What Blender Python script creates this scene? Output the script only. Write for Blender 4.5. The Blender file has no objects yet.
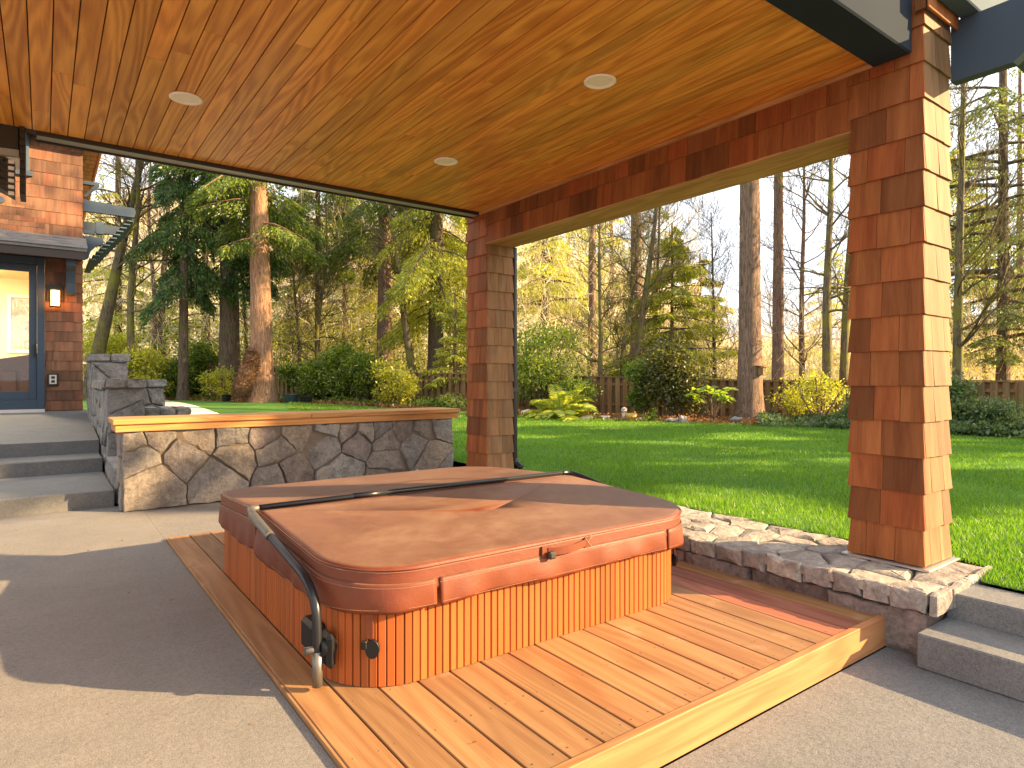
import bpy, bmesh, math, random
import numpy as np
from mathutils import Vector, Matrix
random.seed(7); RNG = np.random.default_rng(11)
PI = math.pi; R = math.radians
S = 0.86                      # everything is laid out, then scaled to real size at the end
sc = bpy.context.scene; COL = sc.collection
CAMZ = 1.45; F = 638.0
FW = (0.592, 0.806); RT = (0.806, -0.592)

def at(px, d):
    """ground position seen at column px, at depth d along the view"""
    u = (px - 512) / F
    return (d * (FW[0] + RT[0] * u), d * (FW[1] + RT[1] * u))
def smooth(t): t = min(1, max(0, t)); return t * t * (3 - 2 * t)
def gz(x, y): return 0.2 + 0.35 * smooth((y - 12) / 14)

# ------------------------------------------------------------------ materials
def new_mat(name):
    m = bpy.data.materials.new(name); m.use_nodes = True
    nt = m.node_tree; nt.nodes.clear()
    out = nt.nodes.new('ShaderNodeOutputMaterial')
    b = nt.nodes.new('ShaderNodeBsdfPrincipled')
    nt.links.new(b.outputs[0], out.inputs[0])
    return m, nt, b, out
def N(nt, t, **kw):
    n = nt.nodes.new(t)
    for k, v in kw.items():
        if k in n.inputs.keys() if isinstance(k, str) else False: n.inputs[k].default_value = v
        else: setattr(n, k, v)
    return n
def ramp(nt, src, stops):
    r = nt.nodes.new('ShaderNodeValToRGB'); e = r.color_ramp.elements
    while len(e) < len(stops): e.new(0.5)
    for i, (p, c) in enumerate(stops):
        e[i].position = p; e[i].color = (c[0], c[1], c[2], 1)
    nt.links.new(src, r.inputs[0]); return r.outputs[0]
def mixc(nt, fac, a, b, mode='MIX'):
    m = nt.nodes.new('ShaderNodeMix'); m.data_type = 'RGBA'; m.blend_type = mode
    for s, v in ((m.inputs[0], fac), (m.inputs[6], a), (m.inputs[7], b)):
        if hasattr(v, 'is_linked'): nt.links.new(v, s)
        elif isinstance(v, (int, float)): s.default_value = v
        else: s.default_value = (v[0], v[1], v[2], 1)
    return m.outputs[2]
def mth(nt, op, a, b=None):
    m = nt.nodes.new('ShaderNodeMath'); m.operation = op
    for i, v in enumerate((a, b)):
        if v is None: continue
        if hasattr(v, 'is_linked'): nt.links.new(v, m.inputs[i])
        else: m.inputs[i].default_value = v
    return m.outputs[0]
def coords(nt, scale=(1, 1, 1), island=0.0):
    tc = nt.nodes.new('ShaderNodeTexCoord'); mp = nt.nodes.new('ShaderNodeMapping')
    mp.inputs['Scale'].default_value = scale
    v = tc.outputs['Object']
    if island:
        g = nt.nodes.new('ShaderNodeNewGeometry'); s = mth(nt, 'MULTIPLY', g.outputs['Random Per Island'], island)
        a = nt.nodes.new('ShaderNodeVectorMath'); a.operation = 'ADD'
        nt.links.new(v, a.inputs[0]); nt.links.new(s, a.inputs[1]); v = a.outputs[0]
    nt.links.new(v, mp.inputs[0]); return mp.outputs[0]
def noise(nt, vec, scale, detail=4, rough=.55, dist=0):
    n = nt.nodes.new('ShaderNodeTexNoise'); n.inputs['Scale'].default_value = scale
    n.inputs['Detail'].default_value = detail; n.inputs['Roughness'].default_value = rough
    n.inputs['Distortion'].default_value = dist
    nt.links.new(vec, n.inputs['Vector']); return n.outputs['Fac']
def bump(nt, b, h, strength, dist=.01):
    bp = nt.nodes.new('ShaderNodeBump'); bp.inputs['Strength'].default_value = strength
    bp.inputs['Distance'].default_value = dist
    nt.links.new(h, bp.inputs['Height']); nt.links.new(bp.outputs[0], b.inputs['Normal'])

def wood(name, dark, light, axis, rough=.5, tint=.5, grain=1.0, bstr=.25, rings=True, coat=0, spots=None, ringf=75.0, spec=.22):
    """axis: direction of the grain, 0 1 2"""
    m, nt, b, o = new_mat(name)
    sc_ = [9, 9, 9]; sc_[axis] = .7
    v = coords(nt, tuple(sc_), 37.0)
    n1 = noise(nt, v, 1.1 * grain, 5, .6, .6)
    sc2 = [60, 60, 60]; sc2[axis] = 2.2
    v2 = coords(nt, tuple(sc2), 53.0)
    n2 = noise(nt, v2, 1.6, 3, .6)
    f = n1
    if rings:
        s3 = [4.2, 4.2, 4.2]; s3[axis] = .42
        v4 = coords(nt, tuple(s3), 71.0); n4 = noise(nt, v4, 1.0, 2, .4, .3)
        ring = mth(nt, 'ADD', mth(nt, 'MULTIPLY', mth(nt, 'SINE', mth(nt, 'MULTIPLY', n4, ringf)), .5), .5)
        f = mth(nt, 'ADD', mth(nt, 'MULTIPLY', n1, .74), mth(nt, 'MULTIPLY', ring, .22))
    f = mth(nt, 'ADD', mth(nt, 'MULTIPLY', f, .75), mth(nt, 'MULTIPLY', n2, .25))
    c = ramp(nt, f, [(.32, dark), (.66, light)])
    g = nt.nodes.new('ShaderNodeNewGeometry')
    lo = 1 - tint
    t = ramp(nt, g.outputs['Random Per Island'], [(0, (lo, lo * 1.02, lo * 1.08)), (.3, (1, 1.0, .95)), (.6, (1 + .25 * tint, 1 - .28 * tint, 1 - .4 * tint)), (.8, (1 + .15 * tint, 1 + .1 * tint, 1)), (1, (1 - tint * .35, (1 - tint * .35), 1 - tint * .3))])
    c = mixc(nt, 1.0, c, t, 'MULTIPLY')
    if spots:
        v3 = coords(nt, (1, 1, 1)); n3 = noise(nt, v3, spots[0], 4, .6)
        c = mixc(nt, ramp(nt, n3, [(spots[1], (0, 0, 0)), (spots[1] + .12, (spots[3],) * 3)]), c, spots[2])
    nt.links.new(c, b.inputs['Base Color']); b.inputs['Roughness'].default_value = rough
    b.inputs['Specular IOR Level'].default_value = spec
    if coat: b.inputs['Coat Weight'].default_value = coat; b.inputs['Coat Roughness'].default_value = .3
    bump(nt, b, n2, bstr, .004)
    return m
def plain(name, col, rough=.5, metal=0, var=.12, vs=6, bs=0, bd=.003, spec=.5):
    m, nt, b, o = new_mat(name); b.inputs['Specular IOR Level'].default_value = spec
    v = coords(nt); n = noise(nt, v, vs, 5, .6)
    c = mixc(nt, n, [k * (1 - var) for k in col], [min(1, k * (1 + var)) for k in col])
    nt.links.new(c, b.inputs['Base Color']); b.inputs['Roughness'].default_value = rough; b.inputs['Metallic'].default_value = metal
    if bs: bump(nt, b, noise(nt, v, vs * 8, 4), bs, bd)
    return m
def stone_mat(name, cols, rough=.85, lich=.3):
    m, nt, b, o = new_mat(name)
    g = nt.nodes.new('ShaderNodeNewGeometry')
    base = ramp(nt, g.outputs['Random Per Island'], [(i / (len(cols) - 1), c) for i, c in enumerate(cols)])
    v = coords(nt, (1, 1, 1), 11.0)
    n1 = noise(nt, v, 5, 8, .68, .4); n2 = noise(nt, v, 30, 6, .75)
    c = mixc(nt, 1.0, base, ramp(nt, n1, [(.28, (.5, .46, .44)), (.5, (1, .97, .93)), (.72, (1.5, 1.42, 1.3))]), 'MULTIPLY')
    c = mixc(nt, 1.0, c, ramp(nt, n2, [(.3, (.62, .6, .6)), (.5, (1, 1, 1)), (.7, (1.35, 1.33, 1.3))]), 'MULTIPLY')
    n3 = noise(nt, v, 2.2, 4, .6)
    c = mixc(nt, ramp(nt, n3, [(.56, (0, 0, 0)), (.7, (lich,) * 3)]), c, (.36, .25, .15))
    nt.links.new(c, b.inputs['Base Color']); b.inputs['Roughness'].default_value = rough
    vo = nt.nodes.new('ShaderNodeTexVoronoi'); vo.inputs['Scale'].default_value = 7; nt.links.new(v, vo.inputs['Vector'])
    h = mth(nt, 'ADD', mth(nt, 'MULTIPLY', n1, 1.0), mth(nt, 'ADD', mth(nt, 'MULTIPLY', n2, .5), mth(nt, 'MULTIPLY', vo.outputs['Distance'], .5)))
    bump(nt, b, h, .9, .035)
    return m
def concrete_mat(name, a, bb, speck=.5):
    m, nt, b, o = new_mat(name)
    v = coords(nt)
    n1 = noise(nt, v, .9, 8, .68, .8); n2 = noise(nt, v, 5, 6, .7); n3 = noise(nt, v, 190, 3, .7); n4 = noise(nt, v, 45, 4, .7)
    c = ramp(nt, mth(nt, 'ADD', mth(nt, 'MULTIPLY', n1, .6), mth(nt, 'MULTIPLY', n2, .4)), [(.3, a), (.7, bb)])
    c = mixc(nt, 1.0, c, ramp(nt, n3, [(.32, (.40, .37, .35)), (.46, (.95, .95, .95)), (.6, (1.05, 1.05, 1.05)), (.68, (1.5, 1.45, 1.38))]), 'MULTIPLY')
    c = mixc(nt, 1.0, c, ramp(nt, n4, [(.3, (.8, .79, .78)), (.6, (1.06, 1.06, 1.06))]), 'MULTIPLY')
    # a few round stains
    vo = nt.nodes.new('ShaderNodeTexVoronoi'); vo.inputs['Scale'].default_value = 2.3; nt.links.new(v, vo.inputs['Vector'])
    c = mixc(nt, ramp(nt, vo.outputs['Distance'], [(.02, (.5,) * 3), (.045, (0, 0, 0))]), c, (.09, .07, .055))
    nt.links.new(c, b.inputs['Base Color']); b.inputs['Roughness'].default_value = .85
    bump(nt, b, mth(nt, 'ADD', n3, mth(nt, 'MULTIPLY', n4, 1.5)), speck, .004)
    return m
def leaf_mat(name, dark, light, trans=.4, tcol=None, clump=1.2):
    m, nt, b, o = new_mat(name); nt.nodes.remove(b)
    g = nt.nodes.new('ShaderNodeNewGeometry'); v = coords(nt); n = noise(nt, v, clump, 3, .6)
    f = mth(nt, 'ADD', mth(nt, 'MULTIPLY', g.outputs['Random Per Island'], .55), mth(nt, 'MULTIPLY', n, .6))
    c = ramp(nt, f, [(.25, dark), (.85, light)])
    d = nt.nodes.new('ShaderNodeBsdfDiffuse'); t = nt.nodes.new('ShaderNodeBsdfTranslucent'); gl = nt.nodes.new('ShaderNodeBsdfGlossy')
    gl.inputs['Roughness'].default_value = .45; gl.inputs['Color'].default_value = (.8, .8, .8, 1)
    nt.links.new(c, d.inputs[0])
    tc = mixc(nt, 1.0, c, tcol or (1.5, 1.5, .6), 'MULTIPLY'); nt.links.new(tc, t.inputs[0])
    mx = nt.nodes.new('ShaderNodeMixShader'); mx.inputs[0].default_value = trans
    nt.links.new(d.outputs[0], mx.inputs[1]); nt.links.new(t.outputs[0], mx.inputs[2])
    m2 = nt.nodes.new('ShaderNodeMixShader'); m2.inputs[0].default_value = .05
    nt.links.new(mx.outputs[0], m2.inputs[1]); nt.links.new(gl.outputs[0], m2.inputs[2])
    nt.links.new(m2.outputs[0], o.inputs[0]); return m
def bark_mat(name, dark, light, moss=None, mfac=.5):
    m, nt, b, o = new_mat(name)
    v = coords(nt, (13, 13, 1.5)); n = noise(nt, v, 2.4, 7, .7, .8); v1 = coords(nt); n2 = noise(nt, v1, 1.3, 4, .6)
    c = ramp(nt, n, [(.38, [q * .7 for q in dark]), (.60, light)])
    if moss: c = mixc(nt, ramp(nt, n2, [(.62 - mfac * .3, (0, 0, 0)), (.75 - mfac * .3, (1, 1, 1))]), c, moss)
    nt.links.new(c, b.inputs['Base Color']); b.inputs['Roughness'].default_value = .95
    bump(nt, b, n, 1.0, .05); return m
def emit_mat(name, col, st):
    m, nt, b, o = new_mat(name); b.inputs['Base Color'].default_value = (*col, 1)
    b.inputs['Emission Color'].default_value = (*col, 1); b.inputs['Emission Strength'].default_value = st; return m

M = {}
M['paler'] = wood('sunlit_cedar_shingle', (.15, .075, .034), (.31, .175, .085), 2, .7, .25, 1.0, .35, rings=False)  # paler copy for the sunward post faces; sunlight is put into the colour
M['shingle'] = wood('cedar_shingle', (.175, .052, .016), (.36, .135, .044), 2, .68, .5, 1.0, .35, rings=False)
M['house_shingle'] = wood('house_cedar_shingle', (.13, .058, .034), (.28, .145, .085), 2, .75, .45, 1.0, .35, rings=False)
M['ceiling'] = wood('ceiling_cedar', (.48, .165, .025), (.86, .40, .075), 1, .38, .2, .8, .12, coat=.15)
M['soffit'] = wood('soffit_cedar', (.34, .16, .06), (.58, .33, .15), 1, .5, .1)
M['deck'] = wood('deck_cedar', (.27, .130, .055), (.40, .225, .100), 1, .55, .26, .7, .3, spots=(3.0, .6, (.66, .37, .22), .5))
M['deck_red'] = wood('deck_weathered_red', (.26, .08, .045), (.42, .16, .09), 1, .6, .2, 1.0, .3)
M['fascia'] = wood('fir_fascia', (.32, .13, .05), (.48, .225, .095), 0, .6, .12, 1.2, .15, ringf=110.0)
M['capwood'] = wood('cap_cedar', (.42, .17, .05), (.66, .33, .12), 0, .5, .15, .8, .2)
M['cabinet'] = wood('tub_cabinet', (.34, .086, .020), (.44, .125, .031), 2, .5, .26, 1.0, .08, rings=False)
M['fence'] = wood('fence_wood', (.12, .075, .035), (.28, .18, .085), 2, .85, .45, 1.0, .3, rings=False, spots=(2.0, .55, (.16, .17, .05), .5))
M['stone'] = stone_mat('field_stone', [(.18, .15, .135), (.26, .235, .21), (.20, .17, .165), (.26, .255, .25), (.21, .195, .19), (.30, .255, .21)])
M['stone_grey'] = stone_mat('grey_stone', [(.17, .175, .18), (.25, .245, .24), (.21, .205, .205), (.28, .27, .255)], lich=.12)
M['stone_cap'] = stone_mat('cap_stone', [(.36, .32, .28), (.29, .255, .235), (.44, .40, .34), (.33, .29, .27)], lich=.35)
M['stone_purple'] = stone_mat('basalt_stone', [(.17, .13, .115), (.27, .215, .19), (.18, .13, .12), (.25, .20, .16)], lich=.3)
M['mortar'] = plain('mortar', (.19, .145, .105), .95, 0, .4, 12, .8, .01)
M['concrete'] = concrete_mat('patio_concrete', (.19, .178, .165), (.285, .262, .235))
M['concrete_grey'] = concrete_mat('step_concrete', (.14, .14, .14), (.22, .215, .205))
M['path'] = plain('path_concrete', (.62, .57, .48), .85, 0, .1, 3)
M['cover'] = None
M['black'] = plain('black_metal', (.018, .018, .02), .32, .2, .2, 20)
M['grey_metal'] = plain('worn_metal', (.18, .165, .14), .4, .6, .25, 12)
M['plastic'] = plain('black_plastic', (.012, .012, .012), .45, spec=.3)
M['navy'] = plain('dark_blue_grey_paint', (.05, .072, .10), .7, 0, .15, 2, spec=.25)
M['navy_light'] = plain('blue_grey_paint', (.075, .11, .145), .8, 0, .2, 2, spec=.15)
M['darkwood'] = plain('dark_brown_stain', (.035, .024, .017), .6, 0, .3, 4)
M['gutter'] = plain('grey_gutter_paint', (.34, .33, .29), .4, 0, .1, 3)
M['matte_navy'] = plain('matte_dark_paint', (.022, .03, .042), .9, 0, .15, 2, spec=.1)
M['white'] = plain('white_paint', (.8, .78, .72), .5, 0, .03)
M['lighttrim'] = plain('light_trim', (.92, .84, .76), .5, 0, .05)
M['lens'] = plain('frosted_lens', (.88, .78, .68), .4, 0, .05)
M['asphalt'] = plain('asphalt_shingles', (.16, .15, .14), .9, 0, .5, 9, .5)
M['flash'] = plain('metal_flashing', (.6, .56, .52), .35, .7, .1)
M['cream'] = plain('cream_wall', (.78, .66, .42), .8, 0, .03)
M['leather'] = plain('brown_leather', (.12, .045, .018), .45, 0, .3, 3)
M['earth'] = plain('leaf_litter', (.15, .085, .045), .95, 0, .55, 6, .8, .03)
M['bark_red'] = bark_mat('cedar_bark', (.22, .115, .065), (.48, .28, .165), (.16, .14, .04), .1)
M['bark_dark'] = bark_mat('fir_bark', (.06, .042, .028), (.18, .13, .085), (.12, .12, .03), .25)
M['bark_brown'] = bark_mat('brown_bark', (.11, .068, .045), (.30, .19, .13), (.14, .13, .03), .1)
M['bark_moss'] = bark_mat('mossy_bark', (.07, .055, .03), (.22, .17, .10), (.21, .20, .035), .5)
M['twig'] = plain('pale_twigs', (.34, .26, .17), .9, 0, .3)
M['brush'] = leaf_mat('dry_brush', (.50, .39, .20), (.92, .82, .56), .3, (1.2, 1.1, .9), .15)
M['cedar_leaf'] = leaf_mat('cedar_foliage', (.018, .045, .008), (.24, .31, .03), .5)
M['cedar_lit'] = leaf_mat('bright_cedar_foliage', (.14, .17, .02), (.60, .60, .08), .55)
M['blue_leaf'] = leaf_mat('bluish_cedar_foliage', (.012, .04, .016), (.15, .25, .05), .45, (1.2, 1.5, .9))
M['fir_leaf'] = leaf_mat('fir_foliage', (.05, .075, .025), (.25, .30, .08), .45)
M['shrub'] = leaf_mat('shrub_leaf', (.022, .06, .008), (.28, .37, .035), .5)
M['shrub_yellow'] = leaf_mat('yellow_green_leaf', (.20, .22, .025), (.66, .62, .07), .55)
M['holly'] = leaf_mat('holly_leaf', (.03, .045, .012), (.22, .20, .04), .4)
M['rust'] = leaf_mat('rusty_leaf', (.16, .07, .02), (.42, .22, .07), .4, (1.3, 1.1, .7))
M['ivy'] = leaf_mat('ground_ivy', (.04, .08, .03), (.20, .27, .09), .35)
M['fern'] = leaf_mat('fern_frond', (.22, .27, .03), (.60, .60, .09), .55)
M['bright'] = leaf_mat('bright_leaf', (.20, .30, .03), (.42, .52, .06), .5)
M['blade'] = leaf_mat('grass_blade', (.04, .13, .008), (.23, .37, .022), .55, (1.3, 1.5, .5), .5)
M['fur'] = leaf_mat('shaggy_fibre', (.10, .05, .025), (.34, .19, .09), .2, (1.2, 1.1, .9), 3)

def lawn_mat():
    m, nt, b, o = new_mat('lawn_grass'); v = coords(nt)
    n1 = noise(nt, v, .45, 5, .6); n2 = noise(nt, v, 9, 5, .7); n3 = noise(nt, v, 60, 3, .7)
    f = mth(nt, 'ADD', mth(nt, 'MULTIPLY', n1, .4), mth(nt, 'ADD', mth(nt, 'MULTIPLY', n2, .3), mth(nt, 'MULTIPLY', n3, .3)))
    c = ramp(nt, f, [(.36, (.04, .14, .008)), (.52, (.09, .24, .013)), (.66, (.20, .34, .025))])
    nt.links.new(c, b.inputs['Base Color']); b.inputs['Roughness'].default_value = .9
    bump(nt, b, mth(nt, 'ADD', n2, n3), .9, .04); return m
M['lawn'] = lawn_mat()
def cover_mat():
    m, nt, b, o = new_mat('brown_vinyl'); v = coords(nt)
    n1 = noise(nt, v, 1.3, 8, .68, 1.2); n2 = noise(nt, v, 7, 7, .72, .5); n3 = noise(nt, v, 240, 2, .6)
    g = nt.nodes.new('ShaderNodeNewGeometry'); sx = nt.nodes.new('ShaderNodeSeparateXYZ'); nt.links.new(g.outputs['Normal'], sx.inputs[0])
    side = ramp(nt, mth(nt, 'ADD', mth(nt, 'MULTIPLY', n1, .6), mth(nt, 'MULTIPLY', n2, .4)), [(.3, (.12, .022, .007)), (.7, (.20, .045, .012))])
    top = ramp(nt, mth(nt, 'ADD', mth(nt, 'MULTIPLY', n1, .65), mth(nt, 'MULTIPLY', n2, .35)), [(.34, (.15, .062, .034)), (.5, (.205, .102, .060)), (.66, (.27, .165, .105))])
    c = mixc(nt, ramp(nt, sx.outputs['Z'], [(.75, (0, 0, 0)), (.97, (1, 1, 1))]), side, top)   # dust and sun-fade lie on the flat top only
    nt.links.new(c, b.inputs['Base Color'])
    b.inputs['Specular IOR Level'].default_value = .45
    rr = ramp(nt, n1, [(.3, (.42,) * 3), (.7, (.62,) * 3)]); nt.links.new(rr, b.inputs['Roughness'])
    bump(nt, b, mth(nt, 'ADD', n3, mth(nt, 'MULTIPLY', n2, 4)), .22, .004); return m
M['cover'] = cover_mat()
M['stitch'] = plain('stitching', (.55, .33, .2), .7)
def glass_mat():
    m, nt, b, o = new_mat('window_glass'); nt.nodes.remove(b)
    t = nt.nodes.new('ShaderNodeBsdfTransparent'); g = nt.nodes.new('ShaderNodeBsdfGlossy'); g.inputs['Roughness'].default_value = .02
    mx = nt.nodes.new('ShaderNodeMixShader'); mx.inputs[0].default_value = .04
    nt.links.new(t.outputs[0], mx.inputs[1]); nt.links.new(g.outputs[0], mx.inputs[2]); nt.links.new(mx.outputs[0], o.inputs[0]); return m
M['glass'] = glass_mat()

# ------------------------------------------------------------------ object helpers
def props(o, label=None, cat=None, group=None, kind=None):
    if label: o['label'] = label
    if cat: o['category'] = cat
    if group: o['group'] = group
    if kind: o['kind'] = kind
    return o
def empty(name, loc, label=None, cat=None, group=None):
    o = bpy.data.objects.new(name, None); o.location = loc; o.empty_display_size = .2; COL.objects.link(o)
    return props(o, label, cat, group)
def wloc(o):
    v = Vector(o.location)
    while o.parent: o = o.parent; v += Vector(o.location)
    return v
def finish(me, name, m, parent=None, base=None):
    off = wloc(parent) if parent else Vector(base or (0, 0, 0))
    me.transform(Matrix.Translation(-off))
    o = bpy.data.objects.new(name, me); COL.objects.link(o)
    if parent: o.parent = parent
    else: o.location = off
    for k in (m if isinstance(m, (list, tuple)) else [m]): me.materials.append(M[k])
    return o
def obj(name, bm, m, parent=None, base=None, sm=False):
    bmesh.ops.recalc_face_normals(bm, faces=bm.faces[:])
    me = bpy.data.meshes.new(name)
    if sm:
        for f in bm.faces: f.smooth = True
    bm.to_mesh(me); bm.free()
    return finish(me, name, m, parent, base)
def npobj(name, V, Fq, m, parent=None, base=None):
    V = np.asarray(V, dtype=np.float32).reshape(-1, 3); Fq = np.asarray(Fq, dtype=np.int32)
    k = Fq.shape[1]; me = bpy.data.meshes.new(name)
    me.vertices.add(len(V)); me.vertices.foreach_set('co', V.ravel())
    me.loops.add(Fq.size); me.loops.foreach_set('vertex_index', Fq.ravel())
    me.polygons.add(len(Fq)); me.polygons.foreach_set('loop_start', np.arange(0, Fq.size, k, dtype=np.int32))
    me.polygons.foreach_set('loop_total', np.full(len(Fq), k, dtype=np.int32))
    me.update(calc_edges=True)
    return finish(me, name, m, parent, base)
def hexa(bm, p):
    """8 points: bottom 4 (ccw) then top 4"""
    v = [bm.verts.new(q) for q in p]
    for f in ((3, 2, 1, 0), (4, 5, 6, 7), (0, 1, 5, 4), (1, 2, 6, 5), (2, 3, 7, 6), (3, 0, 4, 7)):
        bm.faces.new([v[i] for i in f])
    return v
def box(bm, x0, y0, z0, x1, y1, z1, bev=0, mi=0):
    if bev <= 0:
        v = hexa(bm, [(x0, y0, z0), (x1, y0, z0), (x1, y1, z0), (x0, y1, z0), (x0, y0, z1), (x1, y0, z1), (x1, y1, z1), (x0, y1, z1)])
        if mi:
            for f in bm.faces[-6:]: f.material_index = mi
        return
    t = bmesh.new()
    hexa(t, [(x0, y0, z0), (x1, y0, z0), (x1, y1, z0), (x0, y1, z0), (x0, y0, z1), (x1, y0, z1), (x1, y1, z1), (x0, y1, z1)])
    bmesh.ops.recalc_face_normals(t, faces=t.faces[:])
    bmesh.ops.bevel(t, geom=t.edges[:], offset=bev, segments=1, affect='EDGES')
    merge(bm, t)
def merge(bm, t, mat=None):
    if mat is not None: bmesh.ops.transform(t, matrix=mat, verts=t.verts[:])
    mp = {v: bm.verts.new(v.co) for v in t.verts}
    for f in t.faces:
        nf = bm.faces.new([mp[v] for v in f.verts]); nf.smooth = f.smooth; nf.material_index = f.material_index
    t.free()
def tube_arrays(pts, rad, n=6, V=None, Fq=None):
    """append a tube to lists"""
    pts = [Vector(p) for p in pts]; k0 = len(V); L = len(pts)
    up = Vector((0, 0, 1)); prev = None
    for i, p in enumerate(pts):
        d = (pts[min(i + 1, L - 1)] - pts[max(i - 1, 0)])
        d = d.normalized() if d.length > 1e-9 else Vector((0, 0, 1))
        if prev is None:
            a = d.cross(up)
            if a.length < .1: a = d.cross(Vector((1, 0, 0)))
        else: a = prev - d * prev.dot(d)
        a.normalize(); prev = a; b = d.cross(a)
        r = rad[i] if isinstance(rad, (list, tuple)) else rad
        for j in range(n):
            t = 2 * PI * j / n
            q = p + (a * math.cos(t) + b * math.sin(t)) * r
            V.append((q.x, q.y, q.z))
    for i in range(L - 1):
        for j in range(n):
            j2 = (j + 1) % n
            Fq.append((k0 + i * n + j, k0 + i * n + j2, k0 + (i + 1) * n + j2, k0 + (i + 1) * n + j))
def tube(bm, pts, r, n=10, cap=True):
    V, Fq = [], []; tube_arrays(pts, r, n, V, Fq)
    vs = [bm.verts.new(v) for v in V]
    for f in Fq: bm.faces.new([vs[i] for i in f]).smooth = True
    if cap:
        bm.faces.new(vs[:n][::-1]); bm.faces.new(vs[-n:])
def spline(pts, n=6):
    P = [Vector(p) for p in pts]; out = []
    for i in range(len(P) - 1):
        p0, p1, p2, p3 = P[max(i - 1, 0)], P[i], P[i + 1], P[min(i + 2, len(P) - 1)]
        for k in range(n):
            t = k / n
            out.append(.5 * ((2 * p1) + (-p0 + p2) * t + (2 * p0 - 5 * p1 + 4 * p2 - p3) * t * t + (-p0 + 3 * p1 - 3 * p2 + p3) * t ** 3))
    out.append(P[-1]); return out
def cyl(bm, c, r, h, axis=2, n=20, r2=None):
    a = Vector(c); d = Vector((0, 0, 0)); d[axis] = h
    tube(bm, [a, a + d], [r, r if r2 is None else r2], n)

# ------------------------------------------------------------------ shingles
def shingle_face(bm, o, u, nrm, width, courses, lo=0.0, hi=0.0, wmin=.10, wmax=.24, flare=.028, ztop=None, zclip=None):
    """o origin (x,y), u unit dir along face, nrm outward; courses: list of bottom z, last is top. lo/hi extend with flare at ends"""
    for ci in range(len(courses) - 1):
        z0, z1 = courses[ci], courses[ci + 1] + .004
        s = 0.0
        first = random.uniform(wmin * .5, wmax)
        while s < width - 1e-4:
            w = first if s == 0 else random.uniform(wmin, wmax)
            e = s + w
            if width - e < wmin * .6: e = width
            g = .0015
            a0 = s + (g if s > 0 else -lo * .15); a1 = e - (g if e < width else -hi * .15)
            b0 = s + (g if s > 0 else -lo); b1 = e - (g if e < width else -hi)
            f = flare + random.uniform(-.003, .003); ft = .006
            zb = z0 + random.uniform(-.003, .003)
            def P(t, n_, z): return (o[0] + u[0] * t + nrm[0] * n_, o[1] + u[1] * t + nrm[1] * n_, z)
            hexa(bm, [P(b0, 0, zb), P(b1, 0, zb), P(b1, f, zb), P(b0, f, zb), P(a0, 0, z1), P(a1, 0, z1), P(a1, ft, z1), P(a0, ft, z1)])
            s = e

# ------------------------------------------------------------------ stones (2D cells, extruded)
def cells(W, H, pts):
    out = []
    for i, p in enumerate(pts):
        poly = [(0, 0), (W, 0), (W, H), (0, H)]
        for j, q in enumerate(pts):
            if i == j: continue
            mx, my = (p[0] + q[0]) / 2, (p[1] + q[1]) / 2; nx, ny = q[0] - p[0], q[1] - p[1]
            if nx * nx + ny * ny > (W + H) ** 2 * .25 and len(pts) > 12: continue
            new = []
            for k in range(len(poly)):
                a, b = poly[k], poly[(k + 1) % len(poly)]
                da = (a[0] - mx) * nx + (a[1] - my) * ny; db = (b[0] - mx) * nx + (b[1] - my) * ny
                if da <= 0: new.append(a)
                if (da < 0) != (db < 0):
                    t = da / (da - db); new.append((a[0] + t * (b[0] - a[0]), a[1] + t * (b[1] - a[1])))
            poly = new
            if len(poly) < 3: break
        if len(poly) >= 3: out.append(poly)
    return out
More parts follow.
